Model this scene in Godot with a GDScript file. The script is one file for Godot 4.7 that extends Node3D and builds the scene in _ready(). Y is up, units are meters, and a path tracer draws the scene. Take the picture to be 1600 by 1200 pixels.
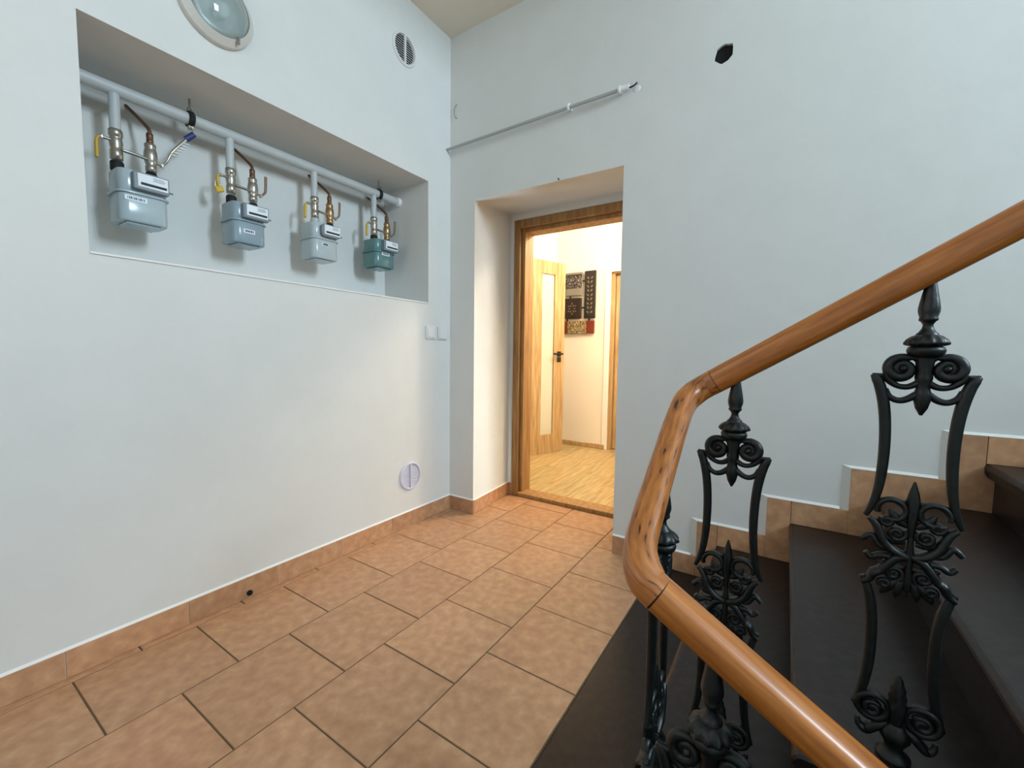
extends Node3D
# A stair landing: x runs along the door wall to the right, z towards the viewer along the meter wall, y up.
# The corner of the two walls is the origin; the landing floor is y = 0.

const RISE := 0.172
const RUN := 0.278
const NOSE := 1.644        # nosing of the first step of the upper flight
const WELL_A := 1.262      # near end of the upper flight
const WELL_B := 1.455      # far end of the lower flight
const ROOM_Z := 2.85
const ROOM_X := 5.6
const TOP := 4.9
const PIT := -2.3

var M := {}
var counts := {}

func _ready():
	# ---------------------------------------------------------------- camera, sky, light, exposure
	var cam := Camera3D.new()
	cam.name = "camera"
	cam.fov = rad_to_deg(2.0 * atan(600.0 / 660.08))
	cam.near = 0.02
	cam.far = 60.0
	cam.basis = Basis(Vector3.UP, deg_to_rad(33.005)) * Basis(Vector3.RIGHT, deg_to_rad(-4.063)) * Basis(Vector3.BACK, deg_to_rad(0.739))
	cam.position = Vector3(1.881, 1.05, 2.134)
	add_child(cam)
	cam.current = true

	var env := Environment.new()
	env.background_mode = Environment.BG_SKY
	var sky := Sky.new()
	var sm := ProceduralSkyMaterial.new()
	sm.sky_top_color = Color(0.42, 0.58, 0.82)
	sm.sky_horizon_color = Color(0.78, 0.86, 0.95)
	sm.ground_bottom_color = Color(0.3, 0.29, 0.27)
	sm.ground_horizon_color = Color(0.6, 0.62, 0.63)
	sm.sun_angle_max = 0.0
	sky.sky_material = sm
	env.sky = sky
	env.tonemap_mode = Environment.TONE_MAPPER_LINEAR
	env.tonemap_exposure = 1.0
	env.sdfgi_enabled = true
	env.ssao_enabled = true
	env.ssil_enabled = true
	var we := WorldEnvironment.new()
	we.name = "world_environment"
	we.environment = env
	add_child(we)

	# daylight that comes through the stair window of the half landing
	area_light("daylight", Vector3(ROOM_X - 0.04, 3.0, 1.12), Vector3(-1, -0.20, 0), Vector2(0.74, 1.2), Color(0.84, 0.935, 1.0), 16.5)
	# daylight through the glazed street door at the near end of the landing
	area_light("daylight_street_door", Vector3(0.85, 1.75, ROOM_Z - 0.05), Vector3(0, 0, -1), Vector2(0.8, 1.0), Color(1.0, 0.97, 0.93), 0.45)

	materials()
	shell()
	floor_tiles()
	baseboards()
	stairs()
	stair_skirting()
	apartment()
	meters()
	wall_things()
	rails()
	balusters()

# -------------------------------------------------------------------- small helpers
func numbered(called: String, parent: Node) -> String:
	var key := str(parent.get_instance_id()) + called
	var n: int = counts.get(key, 0)
	counts[key] = n + 1
	return called if n == 0 else "%s_%03d" % [called, n]

func new_st() -> SurfaceTool:
	var st := SurfaceTool.new()
	st.begin(Mesh.PRIMITIVE_TRIANGLES)
	return st

func done(st: SurfaceTool) -> ArrayMesh:
	st.generate_normals()
	return st.commit()

func obj(called: String, shape, mat: Material, parent: Node = self) -> MeshInstance3D:
	var o := MeshInstance3D.new()
	o.name = numbered(called, parent)
	o.mesh = done(shape) if shape is SurfaceTool else shape
	o.material_override = mat
	o.cast_shadow = GeometryInstance3D.SHADOW_CASTING_SETTING_ON
	parent.add_child(o, true)
	return o

func tag(o: Node, label: String, category: String, group := "", kind := "") -> Node:
	o.set_meta("label", label)
	o.set_meta("category", category)
	if group != "":
		o.set_meta("group", group)
	if kind != "":
		o.set_meta("kind", kind)
	return o

func thing(called: String, at: Vector3, label: String, category: String, group := "", kind := "") -> Node3D:
	var o := Node3D.new()
	o.name = numbered(called, self)
	o.position = at
	add_child(o, true)
	tag(o, label, category, group, kind)
	return o

func area_light(called: String, at: Vector3, dir: Vector3, size: Vector2, col: Color, energy: float):
	var l := AreaLight3D.new()
	l.name = called
	l.area_size = size
	l.light_color = col
	l.light_energy = energy
	l.area_range = 12.0
	l.shadow_enabled = true
	add_child(l)
	l.look_at_from_position(at, at + dir, Vector3.UP)

func omni(called: String, at: Vector3, col: Color, energy: float, size: float):
	var l := OmniLight3D.new()
	l.name = called
	l.light_color = col
	l.light_energy = energy
	l.light_size = size
	l.omni_range = 9.0
	l.omni_attenuation = 2.0
	l.shadow_enabled = true
	l.position = at
	add_child(l)

# a flat face whose outside looks away from ctr
func face(st: SurfaceTool, pts: Array, ctr: Vector3):
	var n: Vector3 = (pts[1] - pts[0]).cross(pts[2] - pts[0])
	var mid := Vector3.ZERO
	for p in pts:
		mid += p
	mid /= pts.size()
	var flip: bool = n.dot(mid - ctr) < 0.0
	for i in range(1, pts.size() - 1):
		if flip:
			tri(st, pts[0], pts[i + 1], pts[i])
		else:
			tri(st, pts[0], pts[i], pts[i + 1])

# counter-clockwise corners seen from outside; the engine wants them clockwise
func tri(st: SurfaceTool, a: Vector3, b: Vector3, c: Vector3):
	st.add_vertex(a)
	st.add_vertex(c)
	st.add_vertex(b)

# chamfered box
func bx(st: SurfaceTool, c: Vector3, s: Vector3, b := 0.0):
	st.set_smooth_group(-1)
	var h := s * 0.5
	if b <= 0.0:
		for ax in 3:
			for sg in [-1.0, 1.0]:
				var pts := []
				for k in [[-1, -1], [1, -1], [1, 1], [-1, 1]]:
					var v := Vector3.ZERO
					v[ax] = sg * h[ax]
					v[(ax + 1) % 3] = k[0] * h[(ax + 1) % 3]
					v[(ax + 2) % 3] = k[1] * h[(ax + 2) % 3]
					pts.append(c + v)
				face(st, pts, c)
		return
	var g := h - Vector3(b, b, b)
	for ax in 3:
		var u := (ax + 1) % 3
		var w := (ax + 2) % 3
		for sg in [-1.0, 1.0]:
			var pts := []
			for k in [[-1, -1], [1, -1], [1, 1], [-1, 1]]:
				var v := Vector3.ZERO
				v[ax] = sg * h[ax]
				v[u] = k[0] * g[u]
				v[w] = k[1] * g[w]
				pts.append(c + v)
			face(st, pts, c)
			for s2 in [-1.0, 1.0]:      # edges between +-ax and +-u
				var e := []
				for k in [[0, -1], [0, 1], [1, 1], [1, -1]]:
					var v := Vector3.ZERO
					v[ax] = sg * (h[ax] if k[0] == 0 else g[ax])
					v[u] = s2 * (g[u] if k[0] == 0 else h[u])
					v[w] = k[1] * g[w]
					e.append(c + v)
				face(st, e, c)
	for sx in [-1.0, 1.0]:
		for sy in [-1.0, 1.0]:
			for sz in [-1.0, 1.0]:
				face(st, [c + Vector3(sx * h.x, sy * g.y, sz * g.z), c + Vector3(sx * g.x, sy * h.y, sz * g.z), c + Vector3(sx * g.x, sy * g.y, sz * h.z)], c)

func box2(st: SurfaceTool, lo: Vector3, hi: Vector3, b := 0.0):
	bx(st, (lo + hi) * 0.5, hi - lo, b)

func inset(poly: PackedVector2Array, d: float) -> PackedVector2Array:
	var out := PackedVector2Array()
	var n := poly.size()
	for i in n:
		var a := poly[(i + n - 1) % n]
		var p := poly[i]
		var q := poly[(i + 1) % n]
		var e1 := (p - a).normalized()
		var e2 := (q - p).normalized()
		var n1 := Vector2(-e1.y, e1.x)
		var n2 := Vector2(-e2.y, e2.x)
		var m := (n1 + n2).normalized()
		out.append(p + m * d / maxf(0.35, m.dot(n1)))
	return out

func ccw(poly: PackedVector2Array) -> PackedVector2Array:
	if Geometry2D.is_polygon_clockwise(poly) == false:
		# Godot calls "clockwise" with y down; test by area instead
		pass
	var a := 0.0
	for i in poly.size():
		a += poly[i].cross(poly[(i + 1) % poly.size()])
	if a < 0.0:
		poly.reverse()
	return poly

# a prism: poly in the plane (ex, ey) at o, drawn out along ex x ey by depth, its far edge chamfered by b
func prism(st: SurfaceTool, poly_in: PackedVector2Array, o: Vector3, ex: Vector3, ey: Vector3, depth: float, b := 0.0, both := false):
	st.set_smooth_group(-1)
	var poly := ccw(poly_in.duplicate())
	var ez := ex.cross(ey)
	var n := poly.size()
	var small := inset(poly, b) if b > 0.0 else poly
	var rings := []
	if both and b > 0.0:
		rings.append([small, 0.0])
		rings.append([poly, b])
	else:
		rings.append([poly, 0.0])
	if b > 0.0:
		rings.append([poly, depth - b])
	rings.append([small, depth])
	var at := func(p: Vector2, z: float) -> Vector3: return o + ex * p.x + ey * p.y + ez * z
	for k in rings.size() - 1:
		for i in n:
			var j := (i + 1) % n
			var a: Vector3 = at.call(rings[k][0][i], rings[k][1])
			var b2: Vector3 = at.call(rings[k][0][j], rings[k][1])
			var c: Vector3 = at.call(rings[k + 1][0][j], rings[k + 1][1])
			var d: Vector3 = at.call(rings[k + 1][0][i], rings[k + 1][1])
			tri(st, a, b2, c)
			tri(st, a, c, d)
	var first: PackedVector2Array = rings[0][0]
	var last: PackedVector2Array = rings[rings.size() - 1][0]
	var idx := Geometry2D.triangulate_polygon(last)
	for t in range(0, idx.size(), 3):
		var p0 := last[idx[t]]
		var p1 := last[idx[t + 1]]
		var p2 := last[idx[t + 2]]
		var q0 := first[idx[t]]
		var q1 := first[idx[t + 1]]
		var q2 := first[idx[t + 2]]
		if (p1 - p0).cross(p2 - p0) < 0.0:
			var s := p1
			p1 = p2
			p2 = s
			s = q1
			q1 = q2
			q2 = s
		tri(st, at.call(p0, depth), at.call(p1, depth), at.call(p2, depth))
		tri(st, at.call(q0, 0.0), at.call(q2, 0.0), at.call(q1, 0.0))

# rings of equal length, smooth; closed round the ring; uv along the way
func loft(st: SurfaceTool, rings: Array, caps := true, uv := false):
	st.set_smooth_group(0)
	var n: int = rings[0].size()
	var along := 0.0
	for i in rings.size() - 1:
		var step: float = (rings[i + 1][0] - rings[i][0]).length()
		for j in n:
			var k := (j + 1) % n
			var q := [[rings[i][j], along, j], [rings[i][k], along, j + 1], [rings[i + 1][k], along + step, j + 1], [rings[i + 1][j], along + step, j]]
			for t in [0, 2, 1, 0, 3, 2]:
				if uv:
					st.set_uv(Vector2(q[t][1], float(q[t][2]) / n))
				st.add_vertex(q[t][0])
		along += step
	if caps:
		st.set_smooth_group(-1)
		for e in 2:
			var r = rings[0] if e == 0 else rings[rings.size() - 1]
			var m := Vector3.ZERO
			for p in r:
				m += p
			m /= n
			for j in n:
				var k := (j + 1) % n
				var q := [m, r[k], r[j]] if e == 0 else [m, r[j], r[k]]
				for t in [0, 2, 1]:
					if uv:
						st.set_uv(Vector2(along * e, 0.02 * t))
					st.add_vertex(q[t])

# a turned shape about the y axis: profile of (radius, height) from bottom to top; lobes flutes it between given heights
func lathe(st: SurfaceTool, prof: Array, at := Vector3.ZERO, n := 20, lobes := 0, depth := 0.0, axis := Vector3.UP):
	var q := Quaternion(Vector3.UP, axis) if axis != Vector3.DOWN else Quaternion(Vector3.RIGHT, PI)
	var rings := []
	for p in prof:
		var ring := []
		for j in n:
			var a := -TAU * j / n
			var r: float = p[0]
			if lobes > 0 and p.size() > 2:
				r *= 1.0 + depth * p[2] * cos(a * lobes)
			ring.append(at + q * Vector3(r * cos(a), p[1], r * sin(a)))
		rings.append(ring)
	loft(st, rings)

# a bar along pts; radii along it; flat scales the section along ref
func tube(st: SurfaceTool, pts: Array, r, ref := Vector3.BACK, flat := 1.0, n := 10, uv := false, square := 1.0):
	var rings := []
	var m := pts.size()
	for i in m:
		var t: Vector3 = (pts[mini(i + 1, m - 1)] - pts[maxi(i - 1, 0)]).normalized()
		var b := (ref - t * ref.dot(t)).normalized()
		var nn := b.cross(t)
		var f := float(i) / (m - 1)
		var rad: float = r if r is float else lerp_list(r, f)
		var ring := []
		for j in n:
			var a := TAU * j / n
			var c := cos(a)
			var s := sin(a)
			ring.append(pts[i] + nn * rad * signf(c) * pow(absf(c), square) + b * rad * flat * signf(s) * pow(absf(s), square))
		rings.append(ring)
	loft(st, rings, true, uv)

func lerp_list(l: Array, f: float) -> float:
	var x := f * (l.size() - 1)
	var i := mini(int(x), l.size() - 2)
	return lerpf(l[i], l[i + 1], x - i)

func spline(c: Array, per := 6) -> Array:
	var out := []
	for i in c.size() - 1:
		var p0: Vector3 = c[maxi(i - 1, 0)]
		var p3: Vector3 = c[mini(i + 2, c.size() - 1)]
		for k in per:
			out.append(c[i].cubic_interpolate(c[i + 1], p0, p3, float(k) / per))
	out.append(c[c.size() - 1])
	return out

func v3(list: Array, sx := 1.0) -> Array:
	var out := []
	for p in list:
		out.append(Vector3(p[0] * sx, p[1], p[2] if p.size() > 2 else 0.0))
	return out

func ball(st: SurfaceTool, c: Vector3, r: Vector3, n := 12):
	var rings := []
	var m := 8
	for i in range(0, m + 1):
		var t := -PI / 2 + PI * i / m
		var k := maxf(cos(t), 0.02)
		var ring := []
		for j in n:
			var a := -TAU * j / n
			ring.append(c + Vector3(r.x * k * cos(a), r.y * sin(t), r.z * k * sin(a)))
		rings.append(ring)
	loft(st, rings)

# -------------------------------------------------------------------- materials
func noise_tex(seed_: int, freq: float, oct: int, stops: Array, size := 256, kind := FastNoiseLite.TYPE_SIMPLEX_SMOOTH) -> ImageTexture:
	var n := FastNoiseLite.new()
	n.seed = seed_
	n.noise_type = kind
	n.frequency = freq
	n.fractal_octaves = oct
	n.fractal_type = FastNoiseLite.FRACTAL_FBM
	var im := n.get_seamless_image(size, size)
	im.convert(Image.FORMAT_L8)
	var g := Gradient.new()
	g.offsets = PackedFloat32Array()
	var offs := PackedFloat32Array()
	var cols := PackedColorArray()
	for s in stops:
		offs.append(s[0])
		cols.append(s[1])
	g.offsets = offs
	g.colors = cols
	var lut := []
	for i in 256:
		lut.append(g.sample(i / 255.0))
	var data := im.get_data()
	var out := Image.create(size, size, false, Image.FORMAT_RGB8)
	for y in size:
		for x in size:
			out.set_pixel(x, y, lut[data[y * size + x]])
	return ImageTexture.create_from_image(out)

func grey(a: float, b: float) -> Array:
	return [[0.0, Color(a, a, a)], [1.0, Color(b, b, b)]]

func mat(col: Color, rough := 0.6, metal := 0.0, tex: Texture2D = null, scale := Vector3.ONE, world := true) -> StandardMaterial3D:
	var m := StandardMaterial3D.new()
	m.albedo_color = col
	m.roughness = rough
	m.metallic = metal
	if tex:
		m.albedo_texture = tex
		m.uv1_triplanar = true
		m.uv1_world_triplanar = world
		m.uv1_scale = scale
		m.uv1_triplanar_sharpness = 4.0
	return m

func relief(m: StandardMaterial3D, tex: Texture2D, depth: float):
	m.heightmap_enabled = true
	m.heightmap_texture = tex
	m.heightmap_scale = depth

func materials():
	var fine := noise_tex(3, 0.03, 4, grey(0.0, 1.0), 256)
	var soft := noise_tex(8, 0.012, 3, grey(0.985, 1.0), 256)
	M.plaster = mat(Color(0.885, 0.885, 0.87), 0.9, 0.0, soft, Vector3(1.1, 1.1, 1.1))
	relief(M.plaster, fine, 0.08)
	M.ceiling = mat(Color(0.94, 0.90, 0.83), 0.95, 0.0, soft, Vector3.ONE)
	M.warm_wall = mat(Color(0.93, 0.90, 0.85), 0.9)
	M.white_trim = mat(Color(0.93, 0.93, 0.92), 0.7)
	# terracotta floor tiles: four shades of one mottled glaze
	var tile_tex := noise_tex(21, 0.022, 5, [[0.0, Color(0.69, 0.525, 0.42)], [0.35, Color(0.73, 0.565, 0.455)], [0.55, Color(0.755, 0.59, 0.475)], [0.75, Color(0.775, 0.615, 0.50)], [1.0, Color(0.81, 0.66, 0.545)]], 512)
	var tile_rel := noise_tex(5, 0.05, 4, grey(0.0, 1.0), 256)
	M.tiles = []
	for k in 5:
		var m := mat([Color(0.97, 0.955, 0.90), Color(0.99, 0.975, 0.92), Color(0.95, 0.935, 0.88), Color(0.985, 0.955, 0.90), Color(0.965, 0.955, 0.895)][k], 0.42, 0.0, tile_tex, Vector3(1.5, 1.5, 1.5))
		m.uv1_offset = Vector3(0.37 * k, 0.21 * k, 0.53 * k)
		relief(m, tile_rel, 0.06)
		M.tiles.append(m)
	M.base_tiles = []
	for k in 3:
		var m := mat([Color(1.02, 1.0, 0.94), Color(0.97, 0.95, 0.89), Color(1.05, 1.02, 0.95)][k], 0.45, 0.0, tile_tex, Vector3(1.5, 1.5, 1.5))
		m.uv1_offset = Vector3(0.31 * k, 0.17 * k, 0.11 * k)
		M.base_tiles.append(m)
	M.grout = mat(Color(0.40, 0.32, 0.22), 0.95)
	M.pale_grout = mat(Color(0.80, 0.72, 0.62), 0.9)
	# dark terrazzo-like stone of the steps
	var stone_tex := noise_tex(33, 0.035, 5, [[0.0, Color(0.11, 0.085, 0.082)], [0.5, Color(0.165, 0.135, 0.13)], [1.0, Color(0.24, 0.205, 0.195)]], 256)
	M.stone = mat(Color(0.86, 0.78, 0.77), 0.38, 0.0, stone_tex, Vector3(3, 3, 3))
	M.stone.metallic_specular = 0.45
	# woods
	var oak_tex := noise_tex(41, 0.02, 5, [[0.0, Color(0.70, 0.54, 0.36)], [0.45, Color(0.80, 0.65, 0.46)], [0.7, Color(0.84, 0.70, 0.51)], [1.0, Color(0.89, 0.77, 0.60)]], 256)
	M.oak = mat(Color(0.88, 0.90, 0.90), 0.45, 0.0, oak_tex, Vector3(5.0, 0.45, 5.0), false)
	M.oak_dark = mat(Color(0.80, 0.75, 0.67), 0.5, 0.0, oak_tex, Vector3(5.0, 0.45, 5.0), false)
	M.laminate = []
	for k in 4:
		var m := mat([Color(0.86, 0.92, 0.91), Color(0.83, 0.90, 0.88), Color(0.88, 0.94, 0.93), Color(0.85, 0.90, 0.89)][k], 0.35, 0.0, oak_tex, Vector3(5.0, 4.0, 0.6))
		m.uv1_offset = Vector3(0.3 * k, 0.0, 0.27 * k)
		M.laminate.append(m)
	var rail_tex := noise_tex(52, 0.018, 5, [[0.0, Color(0.60, 0.37, 0.16)], [0.35, Color(0.695, 0.45, 0.205)], [0.65, Color(0.75, 0.50, 0.24)], [1.0, Color(0.81, 0.57, 0.30)]], 256)
	M.rail = StandardMaterial3D.new()
	M.rail.albedo_color = Color(1.0, 0.91, 0.78)
	M.rail.albedo_texture = rail_tex
	M.rail.uv1_scale = Vector3(1.4, 3.0, 1.0)
	M.rail.roughness = 0.38
	M.rail.clearcoat_enabled = true
	M.rail.clearcoat = 0.35
	M.rail.clearcoat_roughness = 0.25
	M.rail_bend = M.rail.duplicate()
	var worn := noise_tex(61, 0.028, 4, [[0.0, Color(0.16, 0.08, 0.03)], [0.15, Color(0.24, 0.13, 0.06)], [0.20, Color(0.60, 0.38, 0.19)], [0.6, Color(0.72, 0.48, 0.26)], [1.0, Color(0.80, 0.58, 0.35)]], 256)
	M.rail_bend.albedo_texture = worn
	M.rail_bend.uv1_scale = Vector3(1.9, 2.0, 1.0)
	M.rail_gap = mat(Color(0.16, 0.08, 0.03), 0.8)
	# metals and the like
	var iron_tex := noise_tex(71, 0.06, 3, [[0.0, Color(0.022, 0.040, 0.038)], [0.6, Color(0.038, 0.066, 0.062)], [1.0, Color(0.075, 0.125, 0.118)]], 128)
	M.iron = mat(Color(1, 1, 1), 0.42, 0.0, iron_tex, Vector3(6, 6, 6), false)
	relief(M.iron, fine, 0.05)
	M.black = mat(Color(0.035, 0.033, 0.033), 0.5)
	M.dark_hole = mat(Color(0.045, 0.043, 0.04), 0.95)
	M.chrome = mat(Color(0.68, 0.66, 0.62), 0.28, 0.85)
	M.brass = mat(Color(0.66, 0.54, 0.40), 0.3, 0.85)
	M.copper = mat(Color(0.47, 0.34, 0.26), 0.4, 0.7)
	M.pipe = mat(Color(0.74, 0.76, 0.76), 0.42)
	M.pipe_white = mat(Color(0.70, 0.71, 0.70), 0.45)
	M.yellow = mat(Color(0.83, 0.68, 0.22), 0.5)
	M.blue = mat(Color(0.10, 0.17, 0.42), 0.45)
	M.rubber = mat(Color(0.07, 0.06, 0.055), 0.7)
	M.sticker = mat(Color(0.93, 0.95, 0.97), 0.5)
	M.ink = mat(Color(0.08, 0.09, 0.12), 0.6)
	M.white_plastic = mat(Color(0.88, 0.88, 0.88), 0.4)
	M.lilac_plastic = mat(Color(0.84, 0.83, 0.88), 0.45)
	M.lamp_ring = mat(Color(0.84, 0.83, 0.80), 0.4)
	M.reflector = mat(Color(0.55, 0.58, 0.58), 0.35, 0.6)
	M.glass = mat(Color(0.85, 0.93, 0.92, 0.22), 0.06)
	M.glass.transparency = BaseMaterial3D.TRANSPARENCY_ALPHA
	M.pane = mat(Color(0.9, 0.96, 1.0, 0.10), 0.03)
	M.pane.transparency = BaseMaterial3D.TRANSPARENCY_ALPHA
	M.milky = mat(Color(0.88, 0.88, 0.83), 0.25)
	M.milky.backlight_enabled = true
	M.milky.backlight = Color(0.6, 0.6, 0.55)
	M.meter = []
	for c in [Color(0.70, 0.755, 0.775), Color(0.57, 0.64, 0.675), Color(0.72, 0.765, 0.77), Color(0.38, 0.53, 0.53)]:
		M.meter.append(mat(c, 0.2))
	M.meter_box = mat(Color(0.50, 0.54, 0.57), 0.45)
	M.globe = mat(Color(1.0, 0.95, 0.85), 0.5)
	M.globe.emission_enabled = true
	M.globe.emission = Color(1.0, 0.86, 0.66)
	M.globe.emission_energy_multiplier = 2.0

# -------------------------------------------------------------------- the room
func csg_box(parent: Node, lo: Vector3, hi: Vector3, cut := false):
	var b := CSGBox3D.new()
	b.name = numbered("cut" if cut else "block", parent)
	b.size = hi - lo
	b.position = (lo + hi) * 0.5
	if cut:
		b.operation = CSGShape3D.OPERATION_SUBTRACTION
	parent.add_child(b, true)

func csg_hole(parent: Node, poly: PackedVector2Array, at: Vector3, basis: Basis, depth: float):
	var p := CSGPolygon3D.new()
	p.name = numbered("cut", parent)
	p.polygon = poly
	p.depth = depth
	p.transform = Transform3D(basis, at)
	p.operation = CSGShape3D.OPERATION_SUBTRACTION
	parent.add_child(p, true)

func circle2(r: float, n := 28) -> PackedVector2Array:
	var c := PackedVector2Array()
	for i in n:
		c.append(Vector2(r * cos(TAU * i / n), r * sin(TAU * i / n)))
	return c

func csg_wall(called: String, label: String, material: Material) -> CSGCombiner3D:
	var w := CSGCombiner3D.new()
	w.name = called
	w.material_override = material
	add_child(w)
	tag(w, label, "wall", "", "structure")
	return w

const DOOR_L0 := 0.202
const DOOR_L1 := 0.165
const DOOR_R0 := 1.147
const DOOR_R1 := 1.185
const FRAME_Z := -0.466

func shell():
	# meter wall with its niche
	var wl := csg_wall("wall_left", "white plaster wall on the left with a long rectangular recess", M.plaster)
	csg_box(wl, Vector3(-0.60, PIT, -0.62), Vector3(0, TOP, ROOM_Z + 0.2))
	csg_box(wl, Vector3(-0.40, 1.358, 0.20), Vector3(0.05, 2.09, 1.72), true)
	csg_hole(wl, circle2(0.072), Vector3(0.02, 2.742, 0.388), Basis(Vector3.UP, PI / 2), 0.10)
	csg_hole(wl, circle2(0.066), Vector3(0.02, 0.307, 0.359), Basis(Vector3.UP, PI / 2), 0.10)
	var sl := new_st()
	box2(sl, Vector3(-0.395, 1.353, 0.2), Vector3(0.005, 1.3605, 1.72), 0.001)
	tag(obj("niche_sill", sl, M.white_trim), "thin pale sill strip along the lower edge of the meter niche", "sill")
	# door wall with the splayed opening and the hole broken into the plaster
	var wb := csg_wall("wall_back", "white plaster wall with the deep doorway and the rising stair", M.plaster)
	csg_box(wb, Vector3(0.0, PIT, -0.62), Vector3(ROOM_X + 0.2, TOP, 0))
	var st := new_st()
	var f := [Vector3(DOOR_L0, -0.05, 0), Vector3(DOOR_R0, -0.05, 0), Vector3(DOOR_R0, 2.0, 0), Vector3(DOOR_L0, 2.0, 0)]
	var d := 0.02     # reach a little past the face of the wall along the same splay
	for i in 4:
		var q: Vector3 = [Vector3(DOOR_L1, -0.05, FRAME_Z), Vector3(DOOR_R1, -0.05, FRAME_Z), Vector3(DOOR_R1, 2.045, FRAME_Z), Vector3(DOOR_L1, 2.045, FRAME_Z)][i]
		f.append(q)
	for i in 4:
		f[i] = f[i] + (f[i] - f[i + 4]) * (d / absf(FRAME_Z))
	var ctr := Vector3(0.67, 1.0, -0.22)
	for q in [[0, 1, 2, 3], [4, 5, 6, 7], [0, 1, 5, 4], [1, 2, 6, 5], [2, 3, 7, 6], [3, 0, 4, 7]]:
		face(st, [f[q[0]], f[q[1]], f[q[2]], f[q[3]]], ctr)
	var cm := CSGMesh3D.new()
	cm.name = "cut_reveal"
	cm.mesh = done(st)
	cm.operation = CSGShape3D.OPERATION_SUBTRACTION
	wb.add_child(cm)
	csg_box(wb, Vector3(0.196, -0.05, -0.70), Vector3(1.16, 2.0, FRAME_Z + 0.01), true)
	var hole := PackedVector2Array()
	for p in [[1.584, 2.417], [1.6, 2.411], [1.615, 2.409], [1.617, 2.39], [1.616, 2.361], [1.599, 2.343], [1.575, 2.335], [1.566, 2.34], [1.543, 2.36], [1.544, 2.376], [1.552, 2.405], [1.569, 2.412]]:
		hole.append(Vector2(p[0], p[1]))
	csg_hole(wb, hole, Vector3(0, 0, 0.02), Basis.IDENTITY, 0.2)
	st = new_st()
	var deep := PackedVector2Array()
	for p in hole:
		deep.append(Vector2(1.581, 2.376) + (p - Vector2(1.581, 2.376)) * 0.96)
	prism(st, deep, Vector3(0, 0, -0.179), Vector3.RIGHT, Vector3.UP, 0.168)
	tag(obj("wall_hole", st, M.dark_hole), "ragged black hole broken through the plaster high above the stair", "hole")
	# the other sides of the stair hall, all outside the picture
	var wr := csg_wall("wall_right", "end wall of the stair hall with its tall window", M.plaster)
	csg_box(wr, Vector3(ROOM_X, PIT, 0.0), Vector3(ROOM_X + 0.4, TOP, ROOM_Z + 0.2))
	csg_box(wr, Vector3(ROOM_X - 0.1, 2.4, 0.75), Vector3(ROOM_X + 0.5, 3.6, 1.49), true)
	var wf := csg_wall("wall_front", "near wall of the stair hall with the glazed street door", M.plaster)
	csg_box(wf, Vector3(0.0, PIT, ROOM_Z), Vector3(ROOM_X, TOP, ROOM_Z + 0.2))
	csg_box(wf, Vector3(0.40, 0.0, ROOM_Z - 0.1), Vector3(1.30, 2.3, ROOM_Z + 0.3), true)
	st = new_st()
	box2(st, Vector3(-0.6, 3.03, 0.0), Vector3(1.75, 3.28, ROOM_Z))
	tag(obj("ceiling", st, M.ceiling), "off-white ceiling over the landing", "ceiling", "", "structure")
	st = new_st()
	box2(st, Vector3(0.0, TOP, -0.3), Vector3(ROOM_X + 0.2, TOP + 0.2, ROOM_Z + 0.2))
	tag(obj("ceiling_stair", st, M.ceiling), "white ceiling high above the stair well", "ceiling", "", "structure")
	st = new_st()
	box2(st, Vector3(0.0, PIT - 0.2, 0.0), Vector3(ROOM_X + 0.2, PIT, ROOM_Z))
	tag(obj("floor_basement", st, M.stone), "dark stone floor at the foot of the lower flight", "floor", "", "structure")
	# the tall stair window
	var w := thing("window_1", Vector3(ROOM_X + 0.2, 3.0, 1.12), "tall white stair window on the half landing", "window", "", "structure")
	st = new_st()
	for s in [-1, 1]:
		bx(st, Vector3(0, 0, 0.345 * s), Vector3(0.07, 1.2, 0.05), 0.006)
		bx(st, Vector3(0, 0.575 * s, 0), Vector3(0.07, 0.05, 0.64), 0.006)
	obj("window_frame", st, M.white_trim, w)
	st = new_st()
	bx(st, Vector3.ZERO, Vector3(0.006, 1.1, 0.64))
	obj("pane", st, M.pane, w)
	# the glazed street door
	var dd := thing("door_3", Vector3(0.85, 0, ROOM_Z + 0.1), "glazed street door behind the viewer", "door", "", "structure")
	st = new_st()
	for s in [-1, 1]:
		bx(st, Vector3(0.42 * s, 1.15, 0), Vector3(0.06, 2.3, 0.08), 0.006)
	bx(st, Vector3(0, 0.6, 0), Vector3(0.78, 1.2, 0.06), 0.006)
	bx(st, Vector3(0, 2.27, 0), Vector3(0.78, 0.06, 0.08), 0.006)
	obj("door_panel", st, M.oak_dark, dd)
	st = new_st()
	bx(st, Vector3(0, 1.72, 0), Vector3(0.78, 1.04, 0.006))
	obj("pane", st, M.pane, dd)

# -------------------------------------------------------------------- tiled landing
func rect2(x0: float, z0: float, x1: float, z1: float) -> PackedVector2Array:
	return PackedVector2Array([Vector2(x0, z0), Vector2(x1, z0), Vector2(x1, z1), Vector2(x0, z1)])

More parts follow.
